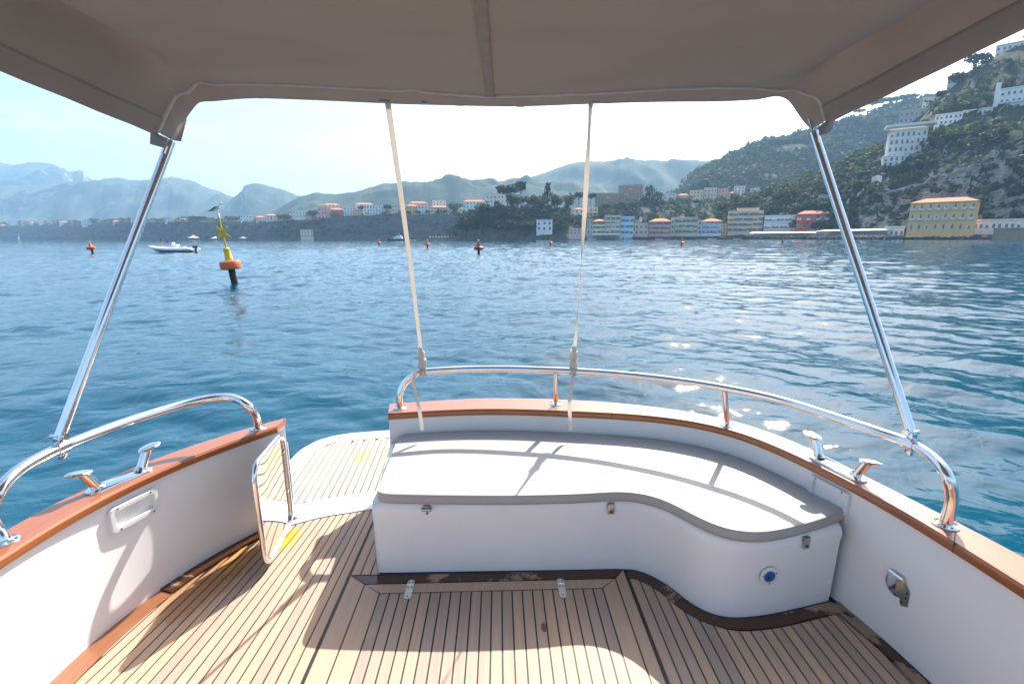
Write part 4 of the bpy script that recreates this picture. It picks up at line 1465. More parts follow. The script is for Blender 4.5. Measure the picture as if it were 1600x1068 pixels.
def leaf_cloud(centres, radii, n, size, seed):
    """n leaf tufts (quads) on and in the given ellipsoids -> V, Q"""
    rg = np.random.default_rng(seed)
    k = rg.integers(0, len(centres), n)
    d = rg.normal(size=(n, 3)); d /= np.linalg.norm(d, axis=1)[:, None]
    r = rg.random(n) ** 0.28
    r *= 1 + 0.22 * vnoise(d * 2.2 + k[:, None] * 3.7, seed)
    c = np.array(centres)[k] + d * r[:, None] * np.array(radii)[k]
    nrm = d * 0.7 + rg.normal(size=(n, 3)) * 0.6
    nrm /= np.linalg.norm(nrm, axis=1)[:, None]
    a = np.cross(nrm, rg.normal(size=(n, 3))); a /= np.linalg.norm(a, axis=1)[:, None]
    b = np.cross(nrm, a)
    s = (size * (0.6 + 0.8 * rg.random(n)))[:, None]
    V = np.stack([c - a * s - b * s * 0.6, c + a * s * 0.4 - b * s, c + a * s + b * s * 0.6, c - a * s * 0.5 + b * s], 1).reshape(-1, 3)
    return V, np.arange(4 * n).reshape(n, 4)

def wood(name, label, pts, size, mat, tufts, leaf, seed, squash=0.8):
    """a mass of crowns nobody could count: one object"""
    rg = np.random.default_rng(seed)
    base = []
    for s in range(5):
        cs = [(0, 0, 0.45)] + [(rg.normal() * 0.28, rg.normal() * 0.28, 0.35 + rg.random() * 0.4) for _ in range(4)]
        rs = [(0.42, 0.42, 0.36)] + [(0.2 + 0.12 * rg.random(),) * 2 + (0.18 + 0.1 * rg.random(),) for _ in range(4)]
        base.append(leaf_cloud(cs, rs, tufts, leaf, seed + s)[0])
    allV = []
    for i, (p, sz) in enumerate(zip(pts, size)):
        V = base[i % 5]
        a = rg.random() * 6.28
        ca, sa = math.cos(a), math.sin(a)
        W_ = np.stack([V[:, 0] * ca - V[:, 1] * sa, V[:, 0] * sa + V[:, 1] * ca, V[:, 2] * squash * (0.8 + 0.5 * rg.random())], -1) * sz
        allV.append(W_ + np.array(p))
    V = np.concatenate(allV)
    me = bpy.data.meshes.new(name)
    fill_mesh(me, V, np.arange(len(V)).reshape(-1, 4))
    me.materials.append(M[mat])
    o = link(name, me)
    return tag(o, label, 'wood', kind='stuff')

def scatter(X, T, us, n, seed, keep):
    rg = np.random.default_rng(seed)
    out = []
    nr, nc = X.shape[:2]
    tries = 0
    while len(out) < n and tries < n * 14:
        tries += 1
        i, j = rg.random() * (nr - 1.001), rg.random() * (nc - 1.001)
        a, b = int(i), int(j); fi, fj = i - a, j - b
        p = (X[a, b] * (1 - fi) * (1 - fj) + X[a + 1, b] * fi * (1 - fj) + X[a, b + 1] * (1 - fi) * fj + X[a + 1, b + 1] * fi * fj)
        t = T[a] + (T[a + 1] - T[a]) * fi
        u = us[b] + (us[b + 1] - us[b]) * fj
        if keep(t, u, rg, p):
            out.append(p)
    return out

CLEAR = [(1384, 1446, 200, 250), (1378, 1412, 243, 262), (1458, 1500, 176, 203), (1500, 1545, 170, 202), (1552, 1625, 134, 198), (1402, 1456, 170, 198), (1440, 1478, 150, 168), (1478, 1535, 116, 140), (1536, 1610, 100, 126), (1552, 1622, 62, 96), (1277, 1302, 304, 317), (1410, 1520, 306, 362),
         (929, 1003, 290, 322), (1030, 1165, 290, 314), (895, 935, 322, 340)]
def hides(p):
    u_, v_ = project(Vector((p[0], p[1], p[2] + 2.5)))
    return any(a - 3 < u_ < b + 3 and c < v_ < d - 2 for a, b, c, d in CLEAR)
def keep_slope(t, u, rg, p):
    if t < 0.7 or t > 5.02 or hides(p): return False
    if u > 1330 and 1.0 < t < 2.7:              # the bare rock face
        return rg.random() < 0.16 + 0.6 * (mnoise.noise(Vector(p) * 0.05) > 0.15)
    if t > 4.85 and rg.random() < 0.4: return False
    return True
sp = scatter(XS, TS, US, 2900, 61, keep_slope)
rg = np.random.default_rng(3)
near_sp = [p for p in sp]
wood('hillside_wood', 'green scrub and woods covering the steep slope on the right', near_sp, [3.4 + 6.0 * rg.random() ** 2 for _ in near_sp], 'leaf', 64, 0.10, 62)
sp = scatter(XP, TP, UP, 760, 63, lambda t, u, rg, p: (1.2 < t < 4.2) and (u < 890 or t > 1.95) and not (836 < u < 866 and 1.0 < t < 2.3) and not hides(p))
wood('headland_wood', 'dark wood on the headland and behind the harbour houses', sp, [4.5 + 4.5 * rg.random() for _ in sp], 'leaf_dark', 70, 0.09, 64)
sp = scatter(X5, T5, U5, 4200, 65, lambda t, u, rg, p: 0.05 < t < 1.01 and u < 1440 and mnoise.noise(Vector(p) * 0.012) > -0.35)
wood('ridge_wood', 'hazy wood covering the long ridge behind the harbour', sp, [8 + 8 * rg.random() for _ in sp], 'leaf', 26, 0.16, 66)
sp = scatter(XC, TC, UC, 700, 67, lambda t, u, rg, p: (t > 2.15 and t < 3.4) or (0.6 < t < 1.9 and rg.random() < 0.04 + 0.3 * (u > 420) * (u < 520)))
wood('cliff_top_wood', 'trees and bushes scattered along the cliff top town', sp, [5 + 5 * rg.random() for _ in sp], 'leaf', 30, 0.14, 68)

# ------------------------------------------------------------------ houses
def house_wall(name, c):
    t = NT(name)
    f = t.noise(t.pos((0.5, 0.5, 0.12)), 1.0, 5, 0.65)
    f2 = t.noise(t.pos(), 0.9, 3, 0.6)
    col = t.ramp(f, [(0.3, tuple(x * 0.86 for x in c)), (0.55, c), (0.8, tuple(min(x * 1.06, 0.9) for x in c))])
    col = t.mix(t.math('MULTIPLY', f2, 0.14), col, tuple(x * 0.6 for x in c))
    t.color(col); t.set(Roughness=0.9, Specular_IOR_Level=0.15)
    return t.mat
WALL = {k: house_wall('stucco_' + k, c) for k, c in dict(
    white=(0.86, 0.82, 0.76), cream=(0.86, 0.66, 0.38), beige=(0.78, 0.59, 0.39), yellow=(0.93, 0.54, 0.22), ochre=(0.75, 0.45, 0.16), pink=(0.84, 0.52, 0.43), rose=(0.86, 0.42, 0.34),
    red=(0.60, 0.11, 0.085), blue=(0.66, 0.78, 0.82), grey=(0.56, 0.50, 0.44), stone=(0.38, 0.27, 0.19), pale=(0.82, 0.73, 0.61), sand=(0.80, 0.62, 0.44), orange=(0.85, 0.46, 0.18)).items()}
M['tile_roof'] = house_wall('terracotta_tiles', (0.62, 0.27, 0.15))
M['flat_roof'] = house_wall('pale_roof_slab', (0.50, 0.47, 0.43))
M['glass'] = simple('dark_window_glass', (0.07, 0.08, 0.09), 0.15)
M['shutter_green'] = simple('green_shutter', (0.05, 0.10, 0.07), 0.6)
M['shutter_blue'] = simple('blue_shutter', (0.05, 0.20, 0.38), 0.6)
M['shutter_brown'] = simple('brown_shutter', (0.12, 0.07, 0.045), 0.6)
M['trim'] = simple('white_window_trim', (0.72, 0.71, 0.68), 0.7)
M['iron'] = simple('dark_iron', (0.03, 0.03, 0.035), 0.6)
M['rock'] = make_forest_ground('quay_rock', ((0.06, 0.055, 0.05), (0.10, 0.09, 0.08), (0.16, 0.15, 0.13)), (0.15, 0.135, 0.12), 0.9, 0.3, 1.0)
M['paving'] = simple('quay_paving', (0.30, 0.28, 0.25), 0.9, var=0.25, scale=0.5)

_win = {}
def window_mesh(w, h, sh, arch):
    key = (round(w, 1), round(h, 1), sh, arch)
    if key in _win: return _win[key]
    mb = MB()
    t = 0.12
    mb.box((0, 0.02, h / 2), (w, 0.06, h), 0)                                   # pane
    mb.box((-w / 2 - t / 2, -0.04, h / 2), (t, 0.16, h + 2 * t), 1); mb.box((w / 2 + t / 2, -0.04, h / 2), (t, 0.16, h + 2 * t), 1)
    mb.box((0, -0.04, h + t / 2), (w, 0.16, t), 1); mb.box((0, -0.07, -t / 2), (w + 0.1, 0.24, t), 1)
    mb.box((0, -0.03, h / 2), (0.07, 0.05, h), 1)
    if arch:
        pts = [Vector((w / 2 * math.cos(a), -0.02, h + t + w / 2 * math.sin(a))) for a in np.linspace(0, math.pi, 9)]
        mb.loft([pts, [p + Vector((0, 0.1, 0)) for p in pts]], 0, False, True, True)
    if sh:
        for s in (-1, 1):
            mb.box((s * (w / 2 + t + w * 0.24), -0.09, h / 2), (w * 0.46, 0.08, h), 2)
    me = mb.mesh('window', [M['glass'], M['trim'], M[sh or 'trim']])
    _win[key] = me
    return me

_misc = {}
def shared(key, fn):
    if key not in _misc: _misc[key] = fn()
    return _misc[key]

def house(name, label, u0, u1, vb, vt, D, wall, roof='flat', rows=2, cols=3, yaw=0.0, depth=11.0, sh=None, balcony=(), arch=False, group=None, cat='building', fill=0.42, side=0, sink=4.0, tower=False, doors=True, pent=0, roofmat=None):
    a, b = S(u0, vb, D), S(u1, vb, D)
    c = (a + b) / 2
    W_ = (b - a).length * c.y / math.hypot(c.x, c.y); H_ = S((u0 + u1) / 2, vt, D).z - c.z
    toward = math.atan2(EYE.y - c.y, EYE.x - c.x) + math.pi / 2     # local -Y looks at the boat
    root = thing(name, label, cat, (c.x, c.y, c.z), toward + yaw, group)
    back = Matrix.Translation((0, depth / 2, 0))
    rh = {'hip': min(2.4, W_ * 0.16), 'gable': 2.2, 'flat': 0.0}[roof]
    hw = H_ - rh
    mb = MB(); mb.box((0, depth / 2, (hw - sink) / 2), (W_, depth, hw + sink))
    mb.build('wall', WALL[wall], root)
    if roof == 'hip':
        o = 0.6; k = min(W_, depth) / 2 * 0.85
        v_ = [(-W_ / 2 - o, -o, hw), (W_ / 2 + o, -o, hw), (W_ / 2 + o, depth + o, hw), (-W_ / 2 - o, depth + o, hw)]
        t_ = [(-W_ / 2 + k, depth / 2 - 0.2, hw + rh), (W_ / 2 - k, depth / 2 - 0.2, hw + rh), (W_ / 2 - k, depth / 2 + 0.2, hw + rh), (-W_ / 2 + k, depth / 2 + 0.2, hw + rh)]
        b_ = [(x, y, z - 0.22) for x, y, z in v_]
        m2 = MB(); m2.loft([[Vector(p) for p in b_], [Vector(p) for p in v_], [Vector(p) for p in t_]], 0, False, True, True)
        m2.build('roof', roofmat or M['tile_roof'], root)
    else:
        m2 = MB(); m2.box((0, depth / 2, hw + 0.10), (W_ + 0.5, depth + 0.5, 0.28))
        r_ = m2.build('roof', roofmat or M['flat_roof'], root)
        m3 = MB()
        m3.box((0, -0.08, hw + 0.62), (W_ + 0.3, 0.16, 0.75)); m3.box((-W_ / 2 - 0.07, depth / 2, hw + 0.62), (0.16, depth, 0.75)); m3.box((W_ / 2 + 0.07, depth / 2, hw + 0.62), (0.16, depth, 0.75))
        m3.build('parapet', WALL[wall], r_)
    if pent:
        m4 = MB(); m4.box((W_ * 0.06, depth * 0.6, hw + rh * 0.4 + pent / 2), (W_ * 0.62, depth * 0.6, pent)); m4.box((W_ * 0.06, depth * 0.6, hw + rh * 0.4 + pent + 0.1), (W_ * 0.68, depth * 0.68, 0.2))
        m4.build('penthouse', WALL[wall], root)
    if rows and cols:
        sw, shh = W_ / cols, hw / rows
        ww, wh = min(sw * fill, 1.5), min(shh * 0.52, 2.1)
        me = window_mesh(ww, wh, sh, arch)
        bm_ = shared(('balc', round(ww, 1)), lambda: MB().box((0, -0.55, -0.1), (ww * 2.1, 1.1, 0.16)).box((0, -1.06, 0.45), (ww * 2.1, 0.07, 0.9), 1).box((-ww * 1.02, -0.55, 0.45), (0.07, 1.0, 0.9), 1).box((ww * 1.02, -0.55, 0.45), (0.07, 1.0, 0.9), 1).mesh('balcony', [M['trim'], M['trim']]))
        for r_ in range(rows):
            for q in range(cols):
                x = -W_ / 2 + (q + 0.5) * sw; z = r_ * shh + shh * 0.27
                wv = (r_ * 7 + q * 3 + int(u0)) % 5
                link('window', me if wv else window_mesh(ww, wh * 0.72, 'trim' if not sh else sh, False), root, Matrix.Translation((x + 0.06 * (wv - 2) * ww, -0.03, z + (0.12 if wv == 3 else 0))))
                if (r_ in balcony) and (q % 2 == 0 or len(balcony) > 1):
                    link('balcony', bm_, root, Matrix.Translation((x, 0, z - 0.25)))
        for sd_ in ((1,) if side > 0 else (-1,) if side < 0 else ()):
            nc = max(1, int(depth / max(sw, 2.6)))
            for r_ in range(rows):
                for q in range(nc):
                    Mx = Matrix.Translation((sd_ * (W_ / 2 + 0.03), (q + 0.5) * depth / nc, r_ * shh + shh * 0.27)) @ Matrix.Rotation(sd_ * math.pi / 2, 4, 'Z')
                    link('window', me, root, Mx)
    return root

G1, G2, G3, G4 = 'houses on the harbour front', 'buildings on the left-hand cliff top', 'houses above the harbour', 'hotels and terraces on the right-hand slope'
# harbour front, left to right
house('house', 'small white house alone low on the wooded headland', 838, 863, 361, 345, 430, 'white', 'flat', 2, 3, group=G1)
house('house', 'low mauve stone house at the left end of the harbour', 889, 908, 366, 354, 405, 'pink', 'gable', 2, 3, group=G1)
house('house', 'narrow grey house left of the ochre house on the harbour', 917, 926, 366, 344, 402, 'grey', 'flat', 3, 2, group=G1)
house('house', 'ochre harbour house with tiled roof beside the narrow grey house', 926, 945, 366, 342, 400, 'cream', 'hip', 3, 3, group=G1, sh='shutter_green')
house('house', 'tall cream harbour house with balconies left of the pale blue house', 945.5, 968.5, 366, 338, 399, 'cream', 'flat', 4, 3, group=G1, sh='shutter_green', balcony=(1, 2))
house('house', 'pale blue harbour house with blue shutters', 969, 989.5, 367, 340, 398, 'blue', 'flat', 3, 3, group=G1, sh='shutter_blue')
ch = house('chapel', 'pinkish harbour chapel with small bell gable beside the pale blue house', 991, 1012, 367, 346, 399, 'pink', 'gable', 2, 3, group=G1, cat='chapel')
mb = MB(); mb.box((-1.0, 2, 12.2), (2.2, 1.2, 3.0)); mb.box((-1.0, 2, 14.0), (1.4, 1.1, 1.0)); mb.build('bell_gable', WALL['sand'], ch)
house('house', 'wide pink harbour house with tiled roof', 1013, 1047, 367, 341, 398, 'rose', 'hip', 3, 6, group=G1, sh='shutter_brown')
house('house', 'slim cream house squeezed between the pink and the grey-beige houses', 1047.5, 1053, 367, 342, 400, 'cream', 'flat', 3, 1, group=G1)
house('house', 'grey-beige harbour house with many brown shutters', 1053.5, 1088.5, 366, 341, 397, 'sand', 'flat', 3, 6, group=G1, sh='shutter_brown', balcony=(1,))
house('house', 'plain pale slim house left of the white balconied house', 1089, 1096, 366, 346, 397, 'pale', 'flat', 3, 1, group=G1)
house('house', 'white harbour house with balconies and stepped tile roof', 1096, 1126, 366, 341, 394, 'white', 'hip', 3, 5, yaw=0.12, group=G1, balcony=(1, 2), sh='shutter_blue', side=1)
house('house', 'small orange house beside the big beige building', 1126.5, 1135, 366, 346, 396, 'orange', 'gable', 3, 1, group=G1)
house('apartment_building', 'big beige harbour building with four floors and a penthouse', 1136, 1190, 363, 331, 390, 'beige', 'flat', 4, 7, yaw=0.06, group=G1, sh='shutter_brown', pent=3.0, depth=14, side=1)
house('house', 'orange-yellow house peeping out behind the big beige building', 1190, 1209, 350, 331, 408, 'orange', 'flat', 2, 3, group=G1)
house('house', 'low white harbour house with blue balconies left of the red house', 1192, 1242, 361, 338, 377, 'white', 'flat', 2, 8, group=G1, sh='shutter_blue', balcony=(0, 1))
house('house', 'pink house rising behind the low white harbour house', 1211, 1250, 345, 326, 396, 'pink', 'hip', 2, 5, group=G1)
house('house', 'dark red harbour house with hipped tile roof and white arches', 1243, 1294, 358, 328.5, 360, 'red', 'hip', 2, 7, yaw=0.10, group=G1, arch=True, balcony=(1,), side=1)
yb = house('hotel', 'large yellow seaside building with tiled roof below the rock face', 1414, 1518, 362, 308, 262, 'yellow', 'hip', 3, 8, yaw=-0.10, group=G4, arch=True, depth=13, balcony=(1, 2), side=-1, sink=3, fill=0.26)
house('restaurant', 'low white restaurant with terrace right of the yellow building', 1506, 1625, 360, 345, 256, 'white', 'flat', 1, 12, group=G4, depth=9)
house('boathouse', 'small white boathouse at the right end of the pier shed', 1380, 1411, 371, 356, 282, 'white', 'flat', 1, 4, group=G1, depth=6)
# castle-like block and the houses behind it
house('castle_wing', 'lower brown wing of the stone palace above the harbour', 929, 966, 330, 303, 548, 'stone', 'flat', 3, 8, group=G3, sink=9)
house('castle_tower', 'taller brown stone block of the palace above the harbour', 965, 1003, 324, 290, 555, 'stone', 'flat', 4, 7, group=G3, depth=16, sink=10)
house('house', 'small white house below the stone palace', 897, 912, 343, 324, 478, 'white', 'hip', 2, 2, group=G3)
house('house', 'small yellow house right of the white one below the palace', 913, 934, 338, 325, 500, 'cream', 'flat', 2, 3, group=G3)
for (u0, u1, vb, vt, w, rf, cl, lb) in (
        (1036, 1056, 316, 303, 'pale', 'flat', 3, 'pale low house right of the cypress clump'), (1058, 1076, 315, 302, 'pink', 'hip', 3, 'small pink tiled house at the left of the upper row'),
        (1077, 1098, 315, 298, 'cream', 'flat', 4, 'cream house in the upper row left of the tallest one'), (1099, 1119, 315, 294, 'sand', 'flat', 4, 'tallest sand-coloured house of the upper row'),
        (1120, 1137, 315, 295, 'rose', 'flat', 3, 'salmon pink house in the upper row'), (1138, 1153, 315, 299, 'pink', 'hip', 3, 'pale pink house with tiled roof in the upper row'), (1146, 1163, 306, 291.5, 'white', 'flat', 3, 'white house at the right end of the upper row'),
        (1172, 1186, 304, 295, 'white', 'flat', 2, 'tiny white house among trees right of the upper row'), (1190, 1203, 304, 297, 'cream', 'flat', 2, 'tiny cream house among trees right of the upper row')):
    house('house', lb, u0, u1, vb, vt, 690, w, rf, 3 if vb - vt > 12 else 2, cl, group=G3, sink=10)
# left-hand cliff top
for (u0, u1, vb, vt, w, rf, r_, cl, lb) in (
        (416, 433, 345, 334, 'white', 'hip', 2, 3, 'white cliff-top house at the left end of the town'), (457, 478, 340, 330, 'white', 'flat', 2, 4, 'low white cliff-top house left of the salmon one'),
        (498, 517, 342, 324, 'rose', 'flat', 3, 4, 'salmon pink cliff-top building with four window columns'), (517.5, 537, 338, 325, 'red', 'hip', 2, 4, 'brick red tiled cliff-top building'),
        (537.5, 552, 337, 325, 'white', 'flat', 3, 3, 'white cliff-top block right of the brick red one'), (553, 567, 336, 327.5, 'yellow', 'flat', 2, 3, 'low yellow cliff-top house'),
        (569, 600, 336, 321.5, 'white', 'flat', 3, 7, 'long white cliff-top hotel left of the tall pines'), (613, 635, 342, 320, 'sand', 'flat', 4, 5, 'sand-coloured cliff-top hotel behind the left strap'),
        (635.5, 653, 339, 319, 'orange', 'hip', 3, 4, 'cliff-top building with orange tiled roof right of the left strap'), (653.5, 674, 342, 322, 'pale', 'flat', 4, 4, 'pale cliff-top block reaching below the cliff edge'),
        (674.5, 700, 336, 321, 'cream', 'hip', 3, 6, 'wide cream tiled cliff-top building'), (724, 759, 337, 312, 'blue', 'hip', 4, 7, 'large pale blue-white hotel left of the wooded headland'), (759.5, 794, 332, 304, 'pale', 'flat', 4, 6, 'tall pale hotel half hidden by the headland pines')):
    D_ = float(np.interp((u0 + u1) / 2, [400, 500, 600, 700, 760, 800], [800, 778, 742, 706, 690, 620]))
    house('hotel' if 'hotel' in lb else 'house', lb, u0, u1, vb, vt, D_, w, rf, r_, cl, group=G2, sink=8)
for (u0, u1, vb, vt, w, rf, r_, cl, lb) in (
        (400, 415, 346, 337, 'sand', 'hip', 2, 3, 'sand-coloured tiled house at the left end of the cliff-top town'), (440, 456, 345, 335, 'cream', 'flat', 2, 3, 'cream house between two white houses on the cliff top'),
        (480, 497, 342, 331, 'pink', 'hip', 2, 3, 'low pink tiled house left of the salmon building'), (507, 531, 333, 317.5, 'cream', 'hip', 3, 4, 'cream tiled building rising behind the salmon one'),
        (556, 584, 330, 316.5, 'sand', 'hip', 3, 5, 'sand building rising behind the long white hotel'), (600.5, 612.5, 338, 323, 'beige', 'flat', 3, 2, 'slim beige house between the long white and the sand hotel'),
        (640, 668, 328, 314.5, 'rose', 'hip', 3, 5, 'rose tiled building rising behind the orange-roofed one'), (676, 697, 326, 314, 'pale', 'flat', 3, 4, 'pale building rising behind the wide cream one'), (701, 723.5, 337, 325, 'sand', 'flat', 2, 4, 'low sand-coloured house behind the wide dark tree')):
    D_ = float(np.interp((u0 + u1) / 2, [400, 500, 600, 700, 760, 800], [808, 786, 748, 712, 695, 620])) + (30 if 'rising' in lb else 0)
    house('house', lb, u0, u1, vb, vt, D_, w, rf, r_, cl, group=G2, sink=9, fill=0.3)
house('beach_house', 'square pale beach house at the foot of the left-hand cliff', 470, 490, 371, 360, 735, 'sand', 'flat', 2, 4, group=G2)
FAR = ['tiny orange far house, first from the left on the low cliff', 'tiny white far house, second from the left on the low cliff', 'tiny white far house, third from the left on the low cliff', 'tiny pale far house, fourth from the left on the low cliff',
       'tiny tall white far house, fifth from the left on the low cliff', 'tiny pale far house, sixth from the left on the low cliff', 'tiny white far house, seventh from the left on the low cliff', 'tiny sand far house left of the wide white one on the low cliff',
       'wide white far building on the low cliff beside the lone dark tree', 'tiny sand far house just left of the canopy pole', 'tiny white far house just right of the canopy pole', 'small white far house left of the flat-topped cliff tree',
       'small pink far house left of the flat-topped cliff tree', 'white far house on the cliff just right of the large buoy']
for k, (u0, u1, vb, vt, w) in enumerate(((2, 12, 357, 351, 'orange'), (16, 28, 354, 346, 'white'), (34, 44, 355, 349, 'white'), (47, 56, 354, 347, 'pale'), (62, 70, 354, 345, 'white'), (76, 86, 354, 348, 'pale'), (93, 108, 353, 345, 'white'),
                                         (113, 122, 353, 348, 'sand'), (128, 161, 353, 346, 'white'), (176, 190, 350, 344, 'sand'), (205, 216, 349, 343, 'white'), (258, 279, 348, 342.5, 'white'), (281, 294, 348, 341, 'pink'), (376, 398, 346, 336, 'white'))):
    D_ = float(np.interp((u0 + u1) / 2, [0, 60, 140, 200, 230, 420], [1520, 1415, 1215, 1030, 990, 800]))
    house('house', FAR[k], u0, u1, vb, vt, D_, w, 'hip' if k % 3 == 0 else 'flat', 2, max(2, int((u1 - u0) / 4)), group='tiny far houses on the left-hand cliff', sink=3)
# hotels and terraces on the right-hand slope
hA = house('hotel', 'white hotel with arcaded terrace clinging to the right-hand slope', 1384, 1442, 250, 204, 345, 'pale', 'flat', 4, 7, yaw=0.12, group=G4, depth=14, sink=22, side=1, arch=True)
mb = MB(); mb.box((0.5, 4, 22.3), (27, 12, 0.5)); mb.build('terrace', M['trim'], hA)
mb = MB(); mb.box((0.5, -2, 23.1), (27, 0.2, 1.2)); mb.box((-12.9, 4, 23.1), (0.2, 12, 1.2)); mb.build('balustrade', M['trim'], hA)
house('villa', 'white arched annex below the hotel on the slope', 1378, 1412, 262, 245, 343, 'white', 'flat', 2, 4, yaw=0.12, group=G4, depth=8, sink=14, arch=True)
house('villa', 'long white villa right of the slope hotel', 1458, 1500, 203, 179, 352, 'white', 'flat', 3, 6, group=G4, sink=16)
house('villa', 'long white wing with dark openings beside the tall striped hotel', 1500, 1545, 202, 172, 350, 'pale', 'flat', 3, 6, group=G4, sink=16)
tw = house('hotel', 'tall white hotel with vertical bands at the right edge of the slope', 1552, 1625, 198, 136, 346, 'white', 'flat', 5, 8, yaw=0.1, group=G4, depth=16, sink=16, balcony=(1, 2, 3), side=-1)
mb = MB(); mb.box((-13.0, -0.5, 14.5), (2.4, 1.6, 31)); mb.build('stair_tower', WALL['white'], tw)
house('villa', 'grey terraced villa climbing left of the white villas', 1402, 1456, 200, 172, 425, 'grey', 'flat', 3, 7, group=G4, sink=16, depth=8)
house('villa', 'upper grey villa near the skyline pines', 1440, 1478, 168, 152, 430, 'pale', 'flat', 2, 5, group=G4, sink=12, depth=8)
house('villa', 'long white villa high under the skyline', 1478, 1535, 140, 119, 418, 'white', 'flat', 2, 8, group=G4, sink=14, depth=9)
house('villa', 'second long white villa at the upper right edge', 1536, 1610, 126, 103, 416, 'pale', 'flat', 2, 9, group=G4, sink=14, depth=9)
house('villa', 'highest villa with many windows at the upper right corner', 1552, 1622, 96, 66, 428, 'pale', 'flat', 3, 8, group=G4, sink=18, depth=9, balcony=(1,))
house('shed', 'small flat-roofed shed in the scrub above the red house', 1277, 1302, 317, 306, 385, 'grey', 'flat', 1, 3, group=G4, sink=6, depth=6)
def wall_run(label, pts, h, th=0.6):
    mb = MB(); q = [S(u, v, surf_D(SLOPE, u, v) - 4.0) for u, v in pts]
    rings = [[p + Vector((0, 0, -2)), p + Vector((0, th, -2)), p + Vector((0, th, h)), p + Vector((0, 0, h))] for p in q]
    mb.loft(rings, 0, False, True, True)
    return tag(mb.build('path_wall', WALL['white']), label, 'wall', 'white walls of the zigzag path')
wall_run('white path wall highest on the scrub slope', [(1363, 281), (1371, 277), (1378, 280)], 1.6)
wall_run('white path wall in the middle of the scrub slope', [(1340, 306), (1345, 302), (1350, 297)], 1.4)
wall_run('white path wall lowest on the scrub slope', [(1320, 326), (1323, 318), (1327, 313)], 1.4)
wall_run('long pale retaining wall under the slope hotel', [(1355, 262), (1368, 262.5), (1378, 263)], 1.2)

# ------------------------------------------------------------------ quay, pier shed, beach
def quay():
    line = [(885, 418), (940, 403), (1000, 396), (1100, 389), (1200, 370), (1300, 330), (1400, 277), (1500, 254), (1620, 245), (1800, 228)]
    us = np.linspace(885, 1800, 170)
    Ds = np.interp(us, [p[0] for p in line], [p[1] for p in line])
    rows = []
    for off, z in ((-1.2, WATER - 1.5), (0, WATER + 0.3), (0.8, 0.6), (1.8, 1.25), (5, 1.5), (22, 2.4), (40, 3.0)):
        r = []
        for u, d in zip(us, Ds):
            q = S(u, 370, d + off); r.append((q.x, q.y, z))
        rows.append(r)
    X = np.array(rows)
    n = fbm(X.reshape(-1, 3) * 0.5, 4, 81).reshape(X.shape[:2])
    w = np.array([1, 1, 1, .7, .1, .1, .1])[:, None]
    X[:, :, 1] += n * w * 0.9; X[:, :, 2] += n * w * 0.45
    tag(link('quay', grid_mesh('quay', X, 7, 170, M['rock'], False)), kind='structure')
    rg_ = np.random.default_rng(4)
    bm = bmesh.new(); bmesh.ops.create_icosphere(bm, subdivisions=1, radius=1)
    bv = np.array([v.co[:] for v in bm.verts]); bf = np.array([[v.index for v in f.verts] for f in bm.faces]); bm.free()
    V, Fq = [], []
    for k in range(650):
        u = 900 + 720 * rg_.random()
        d = np.interp(u, [p[0] for p in line], [p[1] for p in line]) - 1.6 + 2.6 * rg_.random()
        q = S(u, 370, d); s = 0.45 + 0.7 * rg_.random() ** 2
        p = bv * (1 + 0.35 * rg_.normal(size=(len(bv), 1)) * 0.5) * s * np.array([1.2, 1, 0.8]) + np.array([q.x, q.y, WATER + 0.2 + 1.2 * rg_.random()])
        Fq.append(bf + 12 * k); V.append(p)
    me = bpy.data.meshes.new('boulders'); fill_mesh(me, np.concatenate(V), np.concatenate(Fq)); me.materials.append(M['rock'])
    tag(link('boulders', me), 'dark boulders heaped along the foot of the quay', 'rocks', kind='stuff')
quay()

def pier_shed(label, u0, u1, D0, D1, z_deck, z_roof, n, posts=True):
    a = S(u0, 370, D0); b = S(u1, 370, D1)
    d = (b - a); d.z = 0; L = d.length
    root = thing('pier_shed', label, 'shed', (a.x, a.y, 0), math.atan2(d.y, d.x))
    MB().box((L / 2, 2.5, z_deck - 0.2), (L, 6, 0.4)).build('deck', M['paving'], root)
    m = MB(); m.add([(-0.5, -1, z_roof), (L + .5, -1, z_roof), (L + .5, 6, z_roof + 0.9), (-.5, 6, z_roof + 0.9), (-0.5, -1, z_roof - 0.25), (L + .5, -1, z_roof - 0.25), (L + .5, 6, z_roof + 0.65), (-.5, 6, z_roof + 0.65)],
                    [(0, 1, 2, 3), (7, 6, 5, 4), (0, 4, 5, 1), (1, 5, 6, 2), (2, 6, 7, 3), (3, 7, 4, 0)])
    m.build('roof', M['trim'], root)
    pm = MB().box((0, -0.5, (z_roof + WATER) / 2 - 0.5), (0.28, 0.28, z_roof - WATER)).mesh('post', M['paving'])
    for k in range(n):
        link('post', pm, root, Matrix.Translation((L * k / (n - 1), 0, 0)))
    MB().box((L / 2, 5.2, (z_deck + z_roof) / 2), (L, 0.2, z_roof - z_deck)).build('back_wall', WALL['pale'], root)
    return root
pier_shed('long white-roofed pier shed on posts left of the yellow building', 1277, 1382, 330, 282, 2.2, 4.6, 16)
pier_shed('white awning on posts in front of the low white harbour house', 1172, 1272, 366, 338, 1.8, 3.6, 12)
pier_shed('narrow white awning in front of the cream and ochre harbour houses', 926, 968, 394, 391, 1.6, 3.2, 6)
mb = MB(); q = S(1585, 372, 240); mb.box((q.x, q.y, 1.6), (17, 6, 6.0)); mb.box((q.x, q.y - 0.2, 4.7), (17.6, 6.8, 0.35))
tag(mb.build('stone_landing', WALL['stone']), 'dark stone landing stage at the right edge of the shore', 'landing stage')
